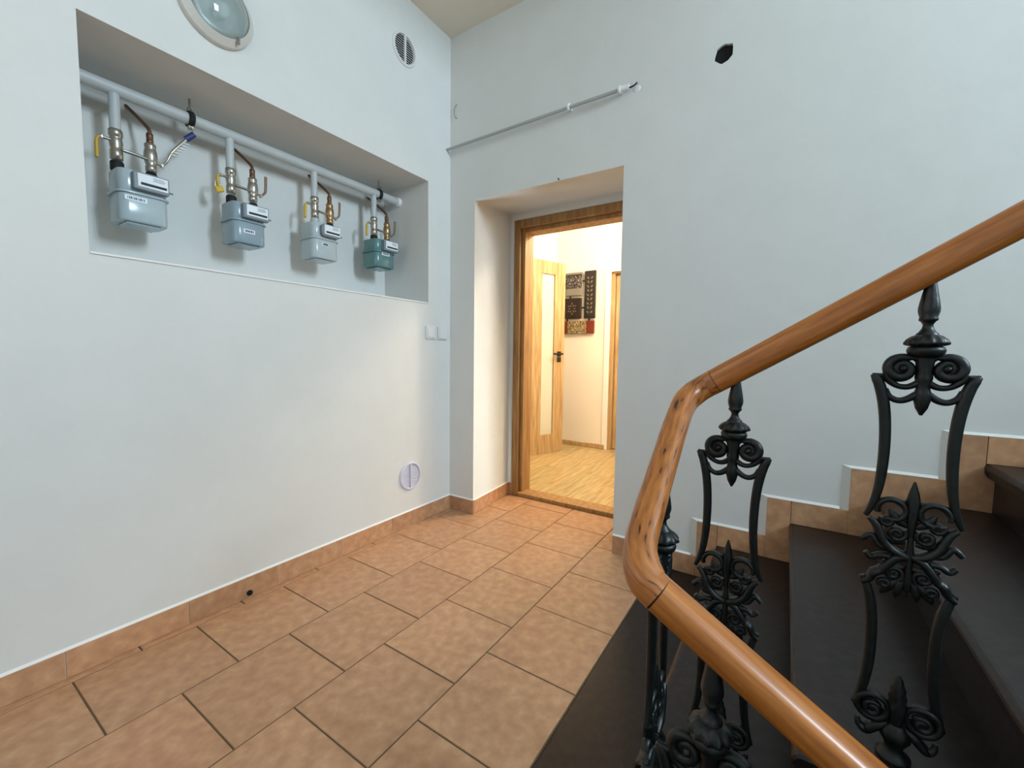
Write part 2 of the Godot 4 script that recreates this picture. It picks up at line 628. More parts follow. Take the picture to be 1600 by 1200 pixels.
func floor_tiles():
	var st := new_st()
	box2(st, Vector3(0.0, -0.25, 0.0), Vector3(1.386, -0.0025, ROOM_Z))
	box2(st, Vector3(DOOR_L1, -0.25, FRAME_Z), Vector3(DOOR_R1, -0.0025, 0.0))
	var fl := obj("floor", st, M.grout)
	tag(fl, "terracotta tiled landing floor laid in a staggered bond", "floor", "", "structure")
	var region := PackedVector2Array([Vector2(0.002, ROOM_Z), Vector2(0.002, 0.002), Vector2(DOOR_L0 + 0.002, 0.002), Vector2(DOOR_L1 + 0.004, -0.462), Vector2(DOOR_R1 - 0.004, -0.462), Vector2(DOOR_R0 - 0.002, 0.002), Vector2(1.3815, 0.002), Vector2(1.3815, ROOM_Z)])
	var rows := [[-0.293, 0.0405, 0.318], [0.0405, 0.3745, 0.157], [0.3745, 0.7085, 0.318], [0.7085, 1.043, 0.157], [1.043, 1.384, 0.318]]
	var rng := RandomNumberGenerator.new()
	rng.seed = 7
	var P := 0.3335
	for r in rows:
		for k in range(-3, 9):
			var z0: float = r[2] + k * P
			var cell := rect2(r[0] + 0.0024, z0 + 0.0024, r[1] - 0.0024, z0 + P - 0.0024)
			for piece in Geometry2D.intersect_polygons(cell, region):
				var poly := ccw(piece)
				var a := 0.0
				for i in poly.size():
					a += poly[i].cross(poly[(i + 1) % poly.size()])
				if a * 0.5 < 0.0008:
					continue
				var c := Vector2.ZERO
				for p in poly:
					c += p
				c /= poly.size()
				var lp := PackedVector2Array()
				for p in poly:      # plane (z, x) so that the prism rises along y
					lp.append(Vector2(p.y - c.y, p.x - c.x))
				st = new_st()
				prism(st, lp, Vector3.ZERO, Vector3.BACK, Vector3.RIGHT, 0.009, 0.0012)
				var t := obj("tile", st, M.tiles[rng.randi() % 5], fl)
				t.position = Vector3(c.x, -0.009 + rng.randf_range(-0.0004, 0.0004), c.y)

func base_piece(parent: Node, from: Vector3, to: Vector3, out: Vector3, height: float, k: int):
	# one baseboard tile standing on the floor line from..to, its face pushed out by 9 mm
	var along := to - from
	var l := along.length()
	var e := along / l
	var st := new_st()
	var poly := rect2(0.0012, 0.0, l - 0.0012, height)
	if e.cross(Vector3.UP).dot(out) > 0.0:
		prism(st, poly, Vector3.ZERO, e, Vector3.UP, 0.009, 0.0015)
	else:
		prism(st, rect2(-l + 0.0012, 0.0, -0.0012, height), Vector3.ZERO, -e, Vector3.UP, 0.009, 0.0015)
	var o := obj("tile", st, M.base_tiles[k % 3], parent)
	o.position = from

func bead(parent: Node, from: Vector3, to: Vector3, out: Vector3, height: float):
	# the white filler line on top of the tiles and the pale joints' backing
	var st := new_st()
	var a := from + Vector3.UP * height
	var b := to + Vector3.UP * height
	var ctr := (a + b) * 0.5 + Vector3.UP * 0.002 + out * 0.003
	var q := [a, b, b + out * 0.008, a + out * 0.008, a + Vector3.UP * 0.007, b + Vector3.UP * 0.007]
	st.set_smooth_group(-1)
	face(st, [q[0], q[1], q[2], q[3]], ctr)
	face(st, [q[3], q[2], q[5], q[4]], ctr)
	face(st, [q[0], q[1], q[5], q[4]], ctr)
	face(st, [q[0], q[3], q[4]], ctr)
	face(st, [q[1], q[2], q[5]], ctr)
	obj("filler_line", st, M.white_trim, parent)
	st = new_st()
	var mid := (from + to) * 0.5
	box_between(st, from, to, out, height - 0.001, 0.0065)
	obj("joint_backing", st, M.pale_grout, parent)

func box_between(st: SurfaceTool, from: Vector3, to: Vector3, out: Vector3, height: float, thick: float):
	st.set_smooth_group(-1)
	var c := (from + to) * 0.5 + Vector3.UP * height * 0.5 + out * thick * 0.5
	var p := [from, to, to + out * thick, from + out * thick]
	var q := []
	for v in p:
		q.append(v + Vector3.UP * height)
	face(st, p, c)
	face(st, q, c)
	for i in 4:
		face(st, [p[i], p[(i + 1) % 4], q[(i + 1) % 4], q[i]], c)

func baseboards():
	var bl := thing("baseboard_left", Vector3.ZERO, "row of tan tile skirting along the foot of the left wall", "skirting", "", "structure")
	var H := 0.091
	var zs := [0.0]
	for k in 9:
		zs.append(0.1765 + 0.3312 * k)
	for i in zs.size() - 1:
		base_piece(bl, Vector3(0, 0, zs[i]), Vector3(0, 0, minf(zs[i + 1], ROOM_Z)), Vector3.RIGHT, H, i)
	bead(bl, Vector3(0, 0, 0.0), Vector3(0, 0, ROOM_Z), Vector3.RIGHT, H)
	var bb := thing("baseboard_back", Vector3.ZERO, "short brown tile skirting round the corner of the doorway reveal", "skirting", "", "structure")
	base_piece(bb, Vector3(0.009, 0, 0), Vector3(DOOR_L0 + 0.008, 0, 0), Vector3.BACK, H, 1)
	bead(bb, Vector3(0.009, 0, 0), Vector3(DOOR_L0 + 0.002, 0, 0), Vector3.BACK, H)
	var n := Vector3(0.466, 0, -0.037).normalized()
	var a := Vector3(DOOR_L0, 0, 0)
	var b := Vector3(DOOR_L1, 0, FRAME_Z)
	base_piece(bb, a, a.lerp(b, 0.68), n, H, 2)
	base_piece(bb, a.lerp(b, 0.68), b, n, H, 0)
	bead(bb, a, b, n, H)
	base_piece(bb, Vector3(DOOR_L1 + 0.009, 0, FRAME_Z), Vector3(0.196, 0, FRAME_Z), Vector3.BACK, H, 1)
	var br := thing("baseboard_right", Vector3.ZERO, "brown tile skirting between the doorway and the first stair", "skirting", "", "structure")
	base_piece(br, Vector3(DOOR_R0 + 0.001, 0, 0), Vector3(1.386, 0, 0), Vector3.BACK, 0.096, 1)
	base_piece(br, Vector3(1.386, 0, 0), Vector3(1.56, 0, 0), Vector3.BACK, 0.096, 0)
	bead(br, Vector3(DOOR_R0 + 0.001, 0, 0), Vector3(1.535, 0, 0), Vector3.BACK, 0.096)

# -------------------------------------------------------------------- stairs
func step_profile(x0: float, x1: float, y0: float, y1: float, s: float) -> PackedVector2Array:
	# a stone step, its rounded nosing at x0 over a riser set back a little; s = 1 rising to +x, -1 mirrored
	var p := PackedVector2Array()
	var d := s * 0.028
	p.append(Vector2(x0 + d, y0))
	p.append(Vector2(x0 + d, y1 - 0.048))
	p.append(Vector2(x0 + s * 0.010, y1 - 0.048))
	for i in 7:
		var a := PI * 1.25 - PI * 0.75 * i / 6.0
		p.append(Vector2(x0 + s * (0.016 + 0.016 * cos(a)), y1 - 0.016 + 0.016 * sin(a)))
	p.append(Vector2(x1, y1))
	p.append(Vector2(x1, y0))
	return p

func stairs():
	var up := thing("stair_upper", Vector3.ZERO, "dark brown stone steps rising to the right along the wall", "stairs", "", "structure")
	for k in range(1, 11):
		var x0 := NOSE + RUN * (k - 1)
		var st := new_st()
		prism(st, step_profile(x0, x0 + RUN + 0.04, RISE * (k - 1) - (0.0 if k == 1 else 0.05), RISE * k, 1.0), Vector3(0, 0, 0), Vector3.RIGHT, Vector3.UP, WELL_A, 0.004)
		obj("step", st, M.stone, up)
	var st2 := new_st()
	box2(st2, Vector3(NOSE + RUN * 10, RISE * 11 - 0.2, 0.0), Vector3(ROOM_X, RISE * 11, ROOM_Z), 0.006)
	obj("half_landing", st2, M.stone, up)
	var slab := new_st()
	box2(slab, Vector3(1.386, -0.16, 0.0), Vector3(1.80, 0.0, WELL_B + 0.02), 0.003)
	tag(obj("landing_edge", slab, M.stone), "dark brown stone slab between the floor tiles and the first step", "slab", "", "structure")
	var down := thing("stair_lower", Vector3.ZERO, "dark stone steps of the flight going down below the near handrail", "stairs", "", "structure")
	for k in range(0, 12):
		var xr := 1.686 + RUN * k
		var st := new_st()
		prism(st, step_profile(xr, 1.386 if k == 0 else xr - RUN - 0.04, -RISE * (k + 1) - 0.05, -RISE * k, -1.0), Vector3(0, 0, WELL_B + 0.022 if k == 0 else WELL_B), Vector3.RIGHT, Vector3.UP, ROOM_Z - WELL_B - 0.022, 0.0)
		obj("step", st, M.stone, down)

func stair_skirting():
	var sk := thing("baseboard_stair", Vector3.ZERO, "stepped brown tile skirting climbing the wall beside the stair", "skirting", "", "structure")
	var h := 0.098
	for k in range(1, 9):
		var x0 := 1.560 + RUN * (k - 1)
		var y0 := RISE * (k - 1)
		var y1 := RISE * k
		var bev := 0.028
		# upright tile in front of the riser, level tile over the tread
		var st := new_st()
		prism(st, PackedVector2Array([Vector2(x0, y0), Vector2(x0 + 0.114, y0), Vector2(x0 + 0.114, y1 - 0.045), Vector2(x0 + 0.0865, y1 - 0.045), Vector2(x0 + 0.0865, y1 + h), Vector2(x0, y1 + h)]), Vector3.ZERO, Vector3.RIGHT, Vector3.UP, 0.010, 0.0015)
		obj("tile", st, M.base_tiles[k % 3], sk)
		st = new_st()
		prism(st, rect2(x0 + 0.0885, y1, x0 + RUN, y1 + h), Vector3.ZERO, Vector3.RIGHT, Vector3.UP, 0.010, 0.0015)
		obj("tile", st, M.base_tiles[(k + 1) % 3], sk)
		# plaster drawn up to the tiles' edge
		st = new_st()
		st.set_smooth_group(-1)
		var yb := y0 + h
		var yt := y1 + h
		var xe := x0 + RUN
		var c := Vector3(x0 + 0.1, yt - 0.05, -0.2)
		face(st, [Vector3(x0 - bev, yb, 0), Vector3(x0, yb, 0.0105), Vector3(x0, yt, 0.0105), Vector3(x0 - bev, yt + 0.009, 0)], Vector3(x0 + 0.1, yt - 0.05, -0.05))
		face(st, [Vector3(x0, yt, 0.0105), Vector3(xe - bev, yt, 0.0105), Vector3(xe - bev, yt + 0.009, 0), Vector3(x0 - bev, yt + 0.009, 0)], c)
		face(st, [Vector3(x0 - bev, yb, 0), Vector3(x0, yb, 0), Vector3(x0, yb, 0.0105)], Vector3(x0, yb + 0.1, 0))
		face(st, [Vector3(x0, yb, 0), Vector3(x0, yb, 0.0105), Vector3(x0, yt, 0.0105), Vector3(x0, yt, 0)], Vector3(x0 - 0.1, yt, 0))
		face(st, [Vector3(x0, yt, 0), Vector3(x0, yt, 0.0105), Vector3(xe - bev, yt, 0.0105), Vector3(xe - bev, yt, 0)], Vector3(x0, yt + 0.1, 0))
		obj("plaster_edge", st, M.plaster, sk)

# -------------------------------------------------------------------- the flat behind the door
const FAR := -2.25
const FLY := 0.022

func apartment():
	var st := new_st()
	box2(st, Vector3(-0.6, -0.25, -3.3), Vector3(1.9, 0.008, FRAME_Z - 0.03))
	var fl := obj("floor_flat", st, M.grout)
	tag(fl, "honey-coloured laminate floor of the lit flat", "floor", "", "structure")
	var rng := RandomNumberGenerator.new()
	rng.seed = 11
	for r in range(0, 12):
		var x0 := -0.358 + 0.195 * r
		var z := -0.53 + rng.randf() * 1.1
		while z > -3.28:
			var za := minf(z, -0.53)
			var zb := maxf(z - 1.28, -3.298)
			if za - zb > 0.03:
				st = new_st()
				box2(st, Vector3(x0, 0.006, zb + 0.0004), Vector3(minf(x0 + 0.1946, 1.858), FLY, za - 0.0004), 0.0008)
				obj("plank", st, M.laminate[rng.randi() % 4], fl)
			z -= 1.28
	# walls of the hall
	var wf := csg_wall("wall_flat_far", "cream far wall of the flat's hall carrying the art", M.warm_wall)
	csg_box(wf, Vector3(-0.6, -0.1, FAR - 0.12), Vector3(1.9, 2.75, FAR))
	csg_box(wf, Vector3(0.262, -0.2, FAR - 0.3), Vector3(1.16, 1.975, FAR + 0.1), true)
	st = new_st()
	box2(st, Vector3(-0.6, -0.1, FAR), Vector3(-0.36, 2.75, -0.62))
	tag(obj("wall_flat_left", st, M.warm_wall), "cream left wall of the flat's hall behind the open door", "wall", "", "structure")
	st = new_st()
	box2(st, Vector3(1.86, -0.1, -3.3), Vector3(2.0, 2.75, -0.62))
	tag(obj("wall_flat_right", st, M.warm_wall), "cream right wall of the flat's hall", "wall", "", "structure")
	st = new_st()
	box2(st, Vector3(-0.6, 2.65, -3.3), Vector3(2.0, 2.8, -0.62))
	tag(obj("ceiling_flat", st, M.warm_wall), "cream ceiling of the flat's hall", "ceiling", "", "structure")
	st = new_st()
	box2(st, Vector3(-0.6, -0.1, -3.4), Vector3(2.0, 2.75, -3.3))
	tag(obj("wall_flat_end", st, M.warm_wall), "cream wall of the room beyond the hall", "wall", "", "structure")
	var bf := thing("baseboard_flat", Vector3.ZERO, "low oak skirting strip along the cream far wall", "skirting", "", "structure")
	st = new_st()
	box2(st, Vector3(-0.36, FLY, FAR), Vector3(0.25, FLY + 0.05, FAR + 0.014), 0.004)
	obj("skirting_strip", st, M.oak, bf)
	# white lining and door of the next room, at the right edge of the view
	var d2 := thing("door_2", Vector3.ZERO, "oak door set in a white lining at the end of the hall", "door", "", "structure")
	st = new_st()
	box2(st, Vector3(0.215, FLY, FAR), Vector3(0.275, 1.93, FAR + 0.012), 0.003)
	box2(st, Vector3(0.215, 1.93, FAR), Vector3(1.21, 1.99, FAR + 0.012), 0.004)
	obj("lining", st, M.white_trim, d2)
	st = new_st()
	box2(st, Vector3(0.263, FLY, FAR - 0.10), Vector3(0.305, 1.915, FAR - 0.02), 0.003)
	box2(st, Vector3(0.263, 1.915, FAR - 0.10), Vector3(1.16, 1.974, FAR - 0.02), 0.003)
	obj("door_frame", st, M.oak, d2)
	st = new_st()
	box2(st, Vector3(0.31, FLY + 0.006, FAR - 0.105), Vector3(1.155, 1.91, FAR - 0.065), 0.003)
	obj("door_leaf", st, M.oak, d2)

	# frame and threshold of the flat's own door
	var fr := thing("door_1", Vector3.ZERO, "oak frame and sill of the open flat doorway in the deep reveal", "door frame", "", "structure")
	for s in 3:
		st = new_st()
		if s < 2:
			var x0 := 0.197 if s == 0 else 1.159
			var g := 1.0 if s == 0 else -1.0
			var p := PackedVector2Array()
			for q in [[0, 0], [0.048, 0], [0.048, -0.03], [0.075, -0.03], [0.075, -0.145], [0, -0.145]]:
				p.append(Vector2(x0 + g * q[0], q[1]))
			prism(st, flip_y(p), Vector3(0, 0.0, FRAME_Z), Vector3.RIGHT, Vector3.FORWARD, 2.0 - 0.001, 0.002, true)
		else:
			box2(st, Vector3(0.246, 1.943, FRAME_Z - 0.145), Vector3(1.110, 1.999, FRAME_Z), 0.003)
			box2(st, Vector3(0.27, 1.915, FRAME_Z - 0.145), Vector3(1.085, 1.943, FRAME_Z - 0.03), 0.003)
		obj("jamb" if s < 2 else "head", st, M.oak_dark, fr)
	st = new_st()
	box2(st, Vector3(0.247, -0.002, FRAME_Z - 0.12), Vector3(1.109, 0.028, FRAME_Z + 0.004), 0.004)
	obj("sill", st, M.oak_dark, fr)

	# the glazed inner door standing open against the left wall
	var a := Vector3(-0.104, FLY, -1.926)      # foot of the lock edge
	var dir := Vector3(0.347, 0, -0.938)       # from hinge to lock edge
	var leaf := thing("inner_door", a, "open oak inner door with a narrow frosted glass strip and black handle", "door")
	leaf.basis = Basis(dir, Vector3.UP, dir.cross(Vector3.UP))   # local x = towards the lock edge, z = towards the viewer's side
	var T := 0.04
	var parts := [["panel", -0.80, -0.3375, 0.0, 1.97], ["lock_stile", -0.1435, 0.0, 0.0, 1.97], ["top_rail", -0.3365, -0.1445, 1.842, 1.97], ["bottom_rail", -0.3365, -0.1445, 0.0, 0.199], ["glazing_stile", -0.3365, -0.312, 0.20, 1.841]]
	for q in parts:
		st = new_st()
		box2(st, Vector3(q[1], q[3], -T), Vector3(q[2], q[4], 0), 0.0015)
		obj(q[0], st, M.oak, leaf)
	st = new_st()
	box2(st, Vector3(-0.314, 0.196, -0.026), Vector3(-0.142, 1.845, -0.018))
	obj("glass_strip", st, M.milky, leaf)
	var hd := Node3D.new()
	hd.name = "handle"
	leaf.add_child(hd)
	hd.position = Vector3(-0.075, 1.035, 0)
	st = new_st()
	bx(st, Vector3(0, 0, 0.004), Vector3(0.052, 0.052, 0.008), 0.001)
	obj("rosette", st, M.black, hd)
	st = new_st()
	bx(st, Vector3(0, 0, 0.026), Vector3(0.02, 0.02, 0.04), 0.002)
	bx(st, Vector3(-0.05, 0, 0.048), Vector3(0.13, 0.02, 0.012), 0.003)
	obj("lever", st, M.black, hd)
	st = new_st()
	bx(st, Vector3(-0.075, 0.975, 0.004), Vector3(0.052, 0.052, 0.008), 0.001)
	obj("lock_rosette", st, M.black, leaf)

	# hall lamp: a warm globe under the hall's ceiling, out of sight to the right
	var gl := thing("ceiling_lamp", Vector3(1.15, 2.40, -1.35), "round warm globe lamp under the hall ceiling", "lamp")
	st = new_st()
	ball(st, Vector3.ZERO, Vector3(0.11, 0.11, 0.11), 20)
	obj("globe", st, M.globe, gl)
	st = new_st()
	tube(st, [Vector3(0, 0.1, 0), Vector3(0, 0.25, 0)], 0.012, Vector3.BACK)
	obj("stem", st, M.black, gl)
	omni("hall_light", Vector3(1.15, 2.40, -1.35), Color(1.0, 0.93, 0.82), 2.6, 0.1)
	art()

func flip_y(p: PackedVector2Array) -> PackedVector2Array:
	var o := PackedVector2Array()
	for v in p:
		o.append(Vector2(v.x, -v.y))
	return o

func print_tex(seed_: int, dark: Color, light: Color, freq: float) -> ImageTexture:
	return noise_tex(seed_, freq, 2, [[0.0, dark], [0.44, dark], [0.5, light], [0.56, light], [0.62, dark], [1.0, dark.lerp(light, 0.5)]], 128)

func petal(st: SurfaceTool, c: Vector2, dir: Vector2, l: float, w: float, z: float):
	var p := PackedVector2Array()
	var n := Vector2(-dir.y, dir.x)
	for q in [[0.0, 0.0], [0.35, 0.5], [0.7, 0.4], [1.0, 0.0], [0.7, -0.4], [0.35, -0.5]]:
		p.append(c + dir * l * q[0] + n * w * q[1])
	prism(st, p, Vector3(0, 0, z), Vector3.RIGHT, Vector3.UP, 0.003)

func art():
	var z := FAR + 0.012
	var A := thing("wall_art", Vector3(0, 0, z), "four joined dark carved panels with leaf patterns on the cream wall", "artwork")
	var silver := mat(Color(0.50, 0.49, 0.46), 0.5)
	var ebony := mat(Color(0.075, 0.06, 0.05), 0.5)
	var brown := mat(Color(0.115, 0.06, 0.05), 0.5)
	var rust := mat(Color(0.40, 0.13, 0.05), 0.5)
	var pale := mat(Color(0.46, 0.42, 0.37), 0.55)
	var mesh_print := mat(Color.WHITE, 0.6, 0.0, print_tex(5, Color(0.06, 0.045, 0.045), Color(0.72, 0.70, 0.68), 0.05), Vector3(5, 5, 5))
	var vine_print := mat(Color.WHITE, 0.6, 0.0, print_tex(9, Color(0.33, 0.27, 0.15), Color(0.86, 0.80, 0.62), 0.06), Vector3(5, 5, 5))
	var st := new_st()
	var T := 0.022
	# top left panel: silver edge, pierced dark band, silver foot
	box2(st, Vector3(-0.290, 1.705, 0), Vector3(-0.045, 1.957, T), 0.003)
	var pa := obj("panel", st, silver, A)
	st = new_st()
	box2(st, Vector3(-0.288, 1.785, T), Vector3(-0.047, 1.925, T + 0.004), 0.001)
	obj("pattern_band", st, mesh_print, pa)
	st = new_st()
	box2(st, Vector3(-0.288, 1.920, T), Vector3(-0.047, 1.934, T + 0.006), 0.001)
	obj("dark_strip", st, brown, pa)
	# tall right panel with mirrored leaf sprays
	st = new_st()
	box2(st, Vector3(-0.017, 1.450, 0), Vector3(0.112, 1.962, T), 0.003)
	var pb := obj("panel", st, ebony, A)
	st = new_st()
	for k in 9:
		for s in [-1.0, 1.0]:
			var y := 1.505 + 0.046 * k
			petal(st, Vector2(0.0475 + s * 0.010, y), Vector2(s * (0.75 if k % 2 == 0 else 0.45), 0.8).normalized(), 0.036, 0.017, T - 0.001)
	obj("leaf_spray", st, pale, pb)
	# middle left panel with a flower
	st = new_st()
	box2(st, Vector3(-0.290, 1.452, 0), Vector3(-0.052, 1.678, T), 0.003)
	var pc := obj("panel", st, brown, A)
	st = new_st()
	for k in 12:
		var d := Vector2.from_angle(TAU * k / 12)
		petal(st, Vector2(-0.160, 1.562) + Vector2(d.x, d.y * 1.3) * (0.018 if k % 2 == 0 else 0.034), d, 0.026, 0.012, T - 0.001)
	obj("flower", st, pale, pc)
	# bottom panel: rust ends, pale vine field
	st = new_st()
	box2(st, Vector3(-0.290, 1.285, 0), Vector3(0.104, 1.425, T), 0.003)
	var pd := obj("panel", st, rust, A)
	st = new_st()
	box2(st, Vector3(-0.208, 1.287, T), Vector3(0.014, 1.423, T + 0.003), 0.001)
	obj("vine_field", st, vine_print, pd)
	for q in [[-0.047, 1.850, -0.015, 1.866], [-0.054, 1.560, -0.015, 1.576], [-0.195, 1.676, -0.179, 1.707], [-0.230, 1.423, -0.212, 1.454], [0.032, 1.423, 0.050, 1.452]]:
		st = new_st()
		box2(st, Vector3(q[0], q[1], 0.004), Vector3(q[2], q[3], 0.016), 0.001)
		obj("joining_bar", st, M.black, A)

# -------------------------------------------------------------------- gas meters in the niche
const PX := -0.256       # the pipe run's distance from the face of the wall
const PY := 2.008

func rounded(w: float, d: float, r: float, n := 5) -> PackedVector2Array:
	var p := PackedVector2Array()
	for q in [[1, 1, 0], [-1, 1, 1], [-1, -1, 2], [1, -1, 3]]:
		for i in n:
			var a: float = PI / 2 * (q[2] + float(i) / (n - 1))
			p.append(Vector2(q[0] * (w / 2 - r) + r * cos(a), q[1] * (d / 2 - r) + r * sin(a)))
	return p

func box_round(st: SurfaceTool, c: Vector3, w: float, d: float, r: float, y0: float, y1: float, e := 0.006):
	# upright box with round corners: x is depth d, z is width w
	var rings := []
	for q in [[y0, -e], [y0 + e * 0.3, -e * 0.3], [y0 + e, 0.0], [y1 - e, 0.0], [y1 - e * 0.3, -e * 0.3], [y1, -e]]:
		var ring := []
		var sh := rounded(w + 2 * q[1], d + 2 * q[1], maxf(r + q[1], 0.002))
		for p in sh:
			ring.append(Vector3(c.x + p.y, q[0], c.z + p.x))
		rings.append(ring)
	loft(st, rings)

func meters():
	var pr := thing("gas_pipe", Vector3(PX, PY, 0), "thick grey gas pipe running along the top of the niche", "pipe")
	var st := new_st()
	tube(st, [Vector3(0, 0, 0.202), Vector3(0, 0, 0.7), Vector3(0, 0, 1.2), Vector3(0, 0, 1.718)], 0.0235, Vector3.UP, 1.0, 20)
	obj("main_pipe", st, M.pipe, pr)
	for z in [1.575, 1.187, 0.785, 0.401]:
		st = new_st()
		tube(st, [Vector3(0, -0.012, z), Vector3(0, -0.08, z), Vector3(0, -0.158, z)], 0.0168, Vector3.BACK, 1.0, 16)
		obj("drop_pipe", st, M.pipe, pr)
	for z in [0.2015, 1.7185]:
		st = new_st()
		var dz := 0.026 if z < 1.0 else -0.026
		tube(st, [Vector3(0, 0, z), Vector3(0, 0, z + dz)], 0.0275, Vector3.UP, 1.0, 18)
		obj("wall_collar", st, M.white_trim, pr)
	for z in [1.335, 0.362]:
		var cl := thing("pipe_clamp", Vector3(PX, PY, z), "rubber lined steel clamp at the %s of the gas pipe" % ("right-hand end" if z < 1.0 else "left half"), "clamp", "pipe clamps in the niche")
		st = new_st()
		var ring := []
		for i in 25:
			ring.append(Vector3(0.0280 * cos(TAU * i / 24), 0.0280 * sin(TAU * i / 24), 0))
		tube(st, ring, 0.0055, Vector3.BACK, 2.0, 8)
		obj("band", st, M.rubber, cl)
		for s in [-1.0, 1.0]:
			st = new_st()
			bx(st, Vector3(0.004, s * 0.036, 0), Vector3(0.016, 0.018, 0.020), 0.002)
			tube(st, [Vector3(-0.012, s * 0.038, 0), Vector3(0.022, s * 0.038, 0)], 0.005, Vector3.BACK)
			obj("lug", st, M.chrome, cl)
		st = new_st()
		tube(st, [Vector3(0, 0.026, 0), Vector3(0, 0.083, 0)], 0.004, Vector3.BACK)
		obj("rod", st, M.chrome, cl)
	var data := [
		[1.521, 0.150, 1.524, 1.712, 1.473, "light grey gas meter furthest left in the niche with a barcode sticker"],
		[1.147, 0.140, 1.530, 1.708, 1.094, "mid grey gas meter, second from the left, below a yellow padlock"],
		[0.772, 0.148, 1.534, 1.718, 0.697, "pale grey gas meter, third from the left, with a rounded index window"],
		[0.380, 0.148, 1.560, 1.722, 0.303, "teal green gas meter at the right-hand end of the niche"]]
	for k in 4:
		var q: Array = data[k]
		var zc: float = q[0]
		var w: float = q[1]
		var y0: float = q[2]
		var y1: float = q[3]
		var g := thing("gas_meter", Vector3(-0.242, y0, zc), q[5], "gas meter", "gas meters in the niche")
		var h := y1 - y0
		var seam := h * 0.545
		st = new_st()
		box_round(st, Vector3.ZERO, w, 0.134, 0.030, 0.0, seam)
		obj("lower_case", st, M.meter[k], g)
		st = new_st()
		box_round(st, Vector3.ZERO, w - 0.003, 0.131, 0.029, seam + 0.001, h)
		obj("upper_case", st, M.meter[k], g)
		st = new_st()
		box_round(st, Vector3.ZERO, w + 0.014, 0.146, 0.035, seam - 0.003, seam + 0.005, 0.002)
		obj("seam_flange", st, M.meter[k], g)
		st = new_st()
		bx(st, Vector3(0.0, -0.003, 0.0), Vector3(0.10, 0.008, w * 0.7), 0.003)
		obj("foot_plate", st, M.meter[k], g)
		# index box on the upper front, to the right
		var zi := -0.016 if k != 3 else -0.022
		var ib := Node3D.new()
		ib.name = "index_box"
		g.add_child(ib)
		ib.position = Vector3(0.068, seam + h * 0.235, zi)
		st = new_st()
		var bw := 0.108
		var bh := 0.062
		if k == 2:
			var rp := rounded(bw, bh, 0.018, 5)
			prism(st, rp, Vector3.ZERO, Vector3.FORWARD, Vector3.UP, 0.022, 0.003)
		else:
			bx(st, Vector3(0.010, 0, 0), Vector3(0.026, bh, bw), 0.003)
		obj("index_case", st, M.meter_box, ib)
		st = new_st()
		bx(st, Vector3(0.0235, 0.003, -0.004), Vector3(0.002, bh * 0.76, bw * 0.84), 0.0006)
		obj("index_plate", st, M.sticker, ib)
		st = new_st()
		bx(st, Vector3(0.0250, -0.009, -0.006), Vector3(0.002, 0.009, bw * 0.72), 0.0006)
		obj("counter_window", st, M.ink, ib)
		st = new_st()
		for i in 3:
			bx(st, Vector3(0.0248, 0.009 + 0.005 * i, -0.020 - 0.004 * (i % 2)), Vector3(0.001, 0.0018, 0.034))
		obj("print_lines", st, M.meter_box, ib)
		st = new_st()
		tube(st, [Vector3(0.012, -0.016, -bw * 0.5), Vector3(0.012, -0.016, -bw * 0.5 - 0.014)], 0.0035, Vector3.UP)
		obj("seal_lug", st, M.meter_box, ib)
		# number sticker on the lower front
		st = new_st()
		var sz: float = [0.026, 0.006, 0.006, 0.002][k]
		var sw: float = [0.066, 0.048, 0.040, 0.058][k]
		var sy: float = seam - [0.020, 0.043, 0.026, 0.010][k]
		bx(st, Vector3(0.0674, sy, sz), Vector3(0.0012, 0.018 if k != 2 else 0.014, sw), 0.0003)
		var sk := obj("sticker", st, M.sticker, g)
		st = new_st()
		for i in 11:
			var bz := sz + sw * (0.36 - 0.072 * i)
			bx(st, Vector3(0.0683, sy, bz), Vector3(0.0008, 0.009, 0.0012 + 0.0009 * ((i * 7) % 3)))
		obj("barcode", st, M.ink, sk)
		# inlet side: union, ball valve
		inlet_valve(Vector3(PX, y1, [1.575, 1.187, 0.785, 0.401][k]), k)
		outlet_valve(Vector3(PX, y1, q[4]), k)
		# bar that ties the two valves
		st = new_st()
		var za: float = [1.575, 1.187, 0.785, 0.401][k]
		tube(st, [Vector3(PX + 0.012, 1.792, za - 0.016), Vector3(PX + 0.014, 1.790, (za + q[4]) * 0.5), Vector3(PX + 0.012, 1.788, q[4] + 0.014)], 0.0062, Vector3.UP, 1.0, 8)
		tag(obj("valve_bridge", st, M.chrome), "short steel bridge bar between both valves above gas meter %s" % WHICH[k], "fitting", "valve bridge bars")

const WHICH := ["furthest left", "second from left", "third from left", "furthest right"]

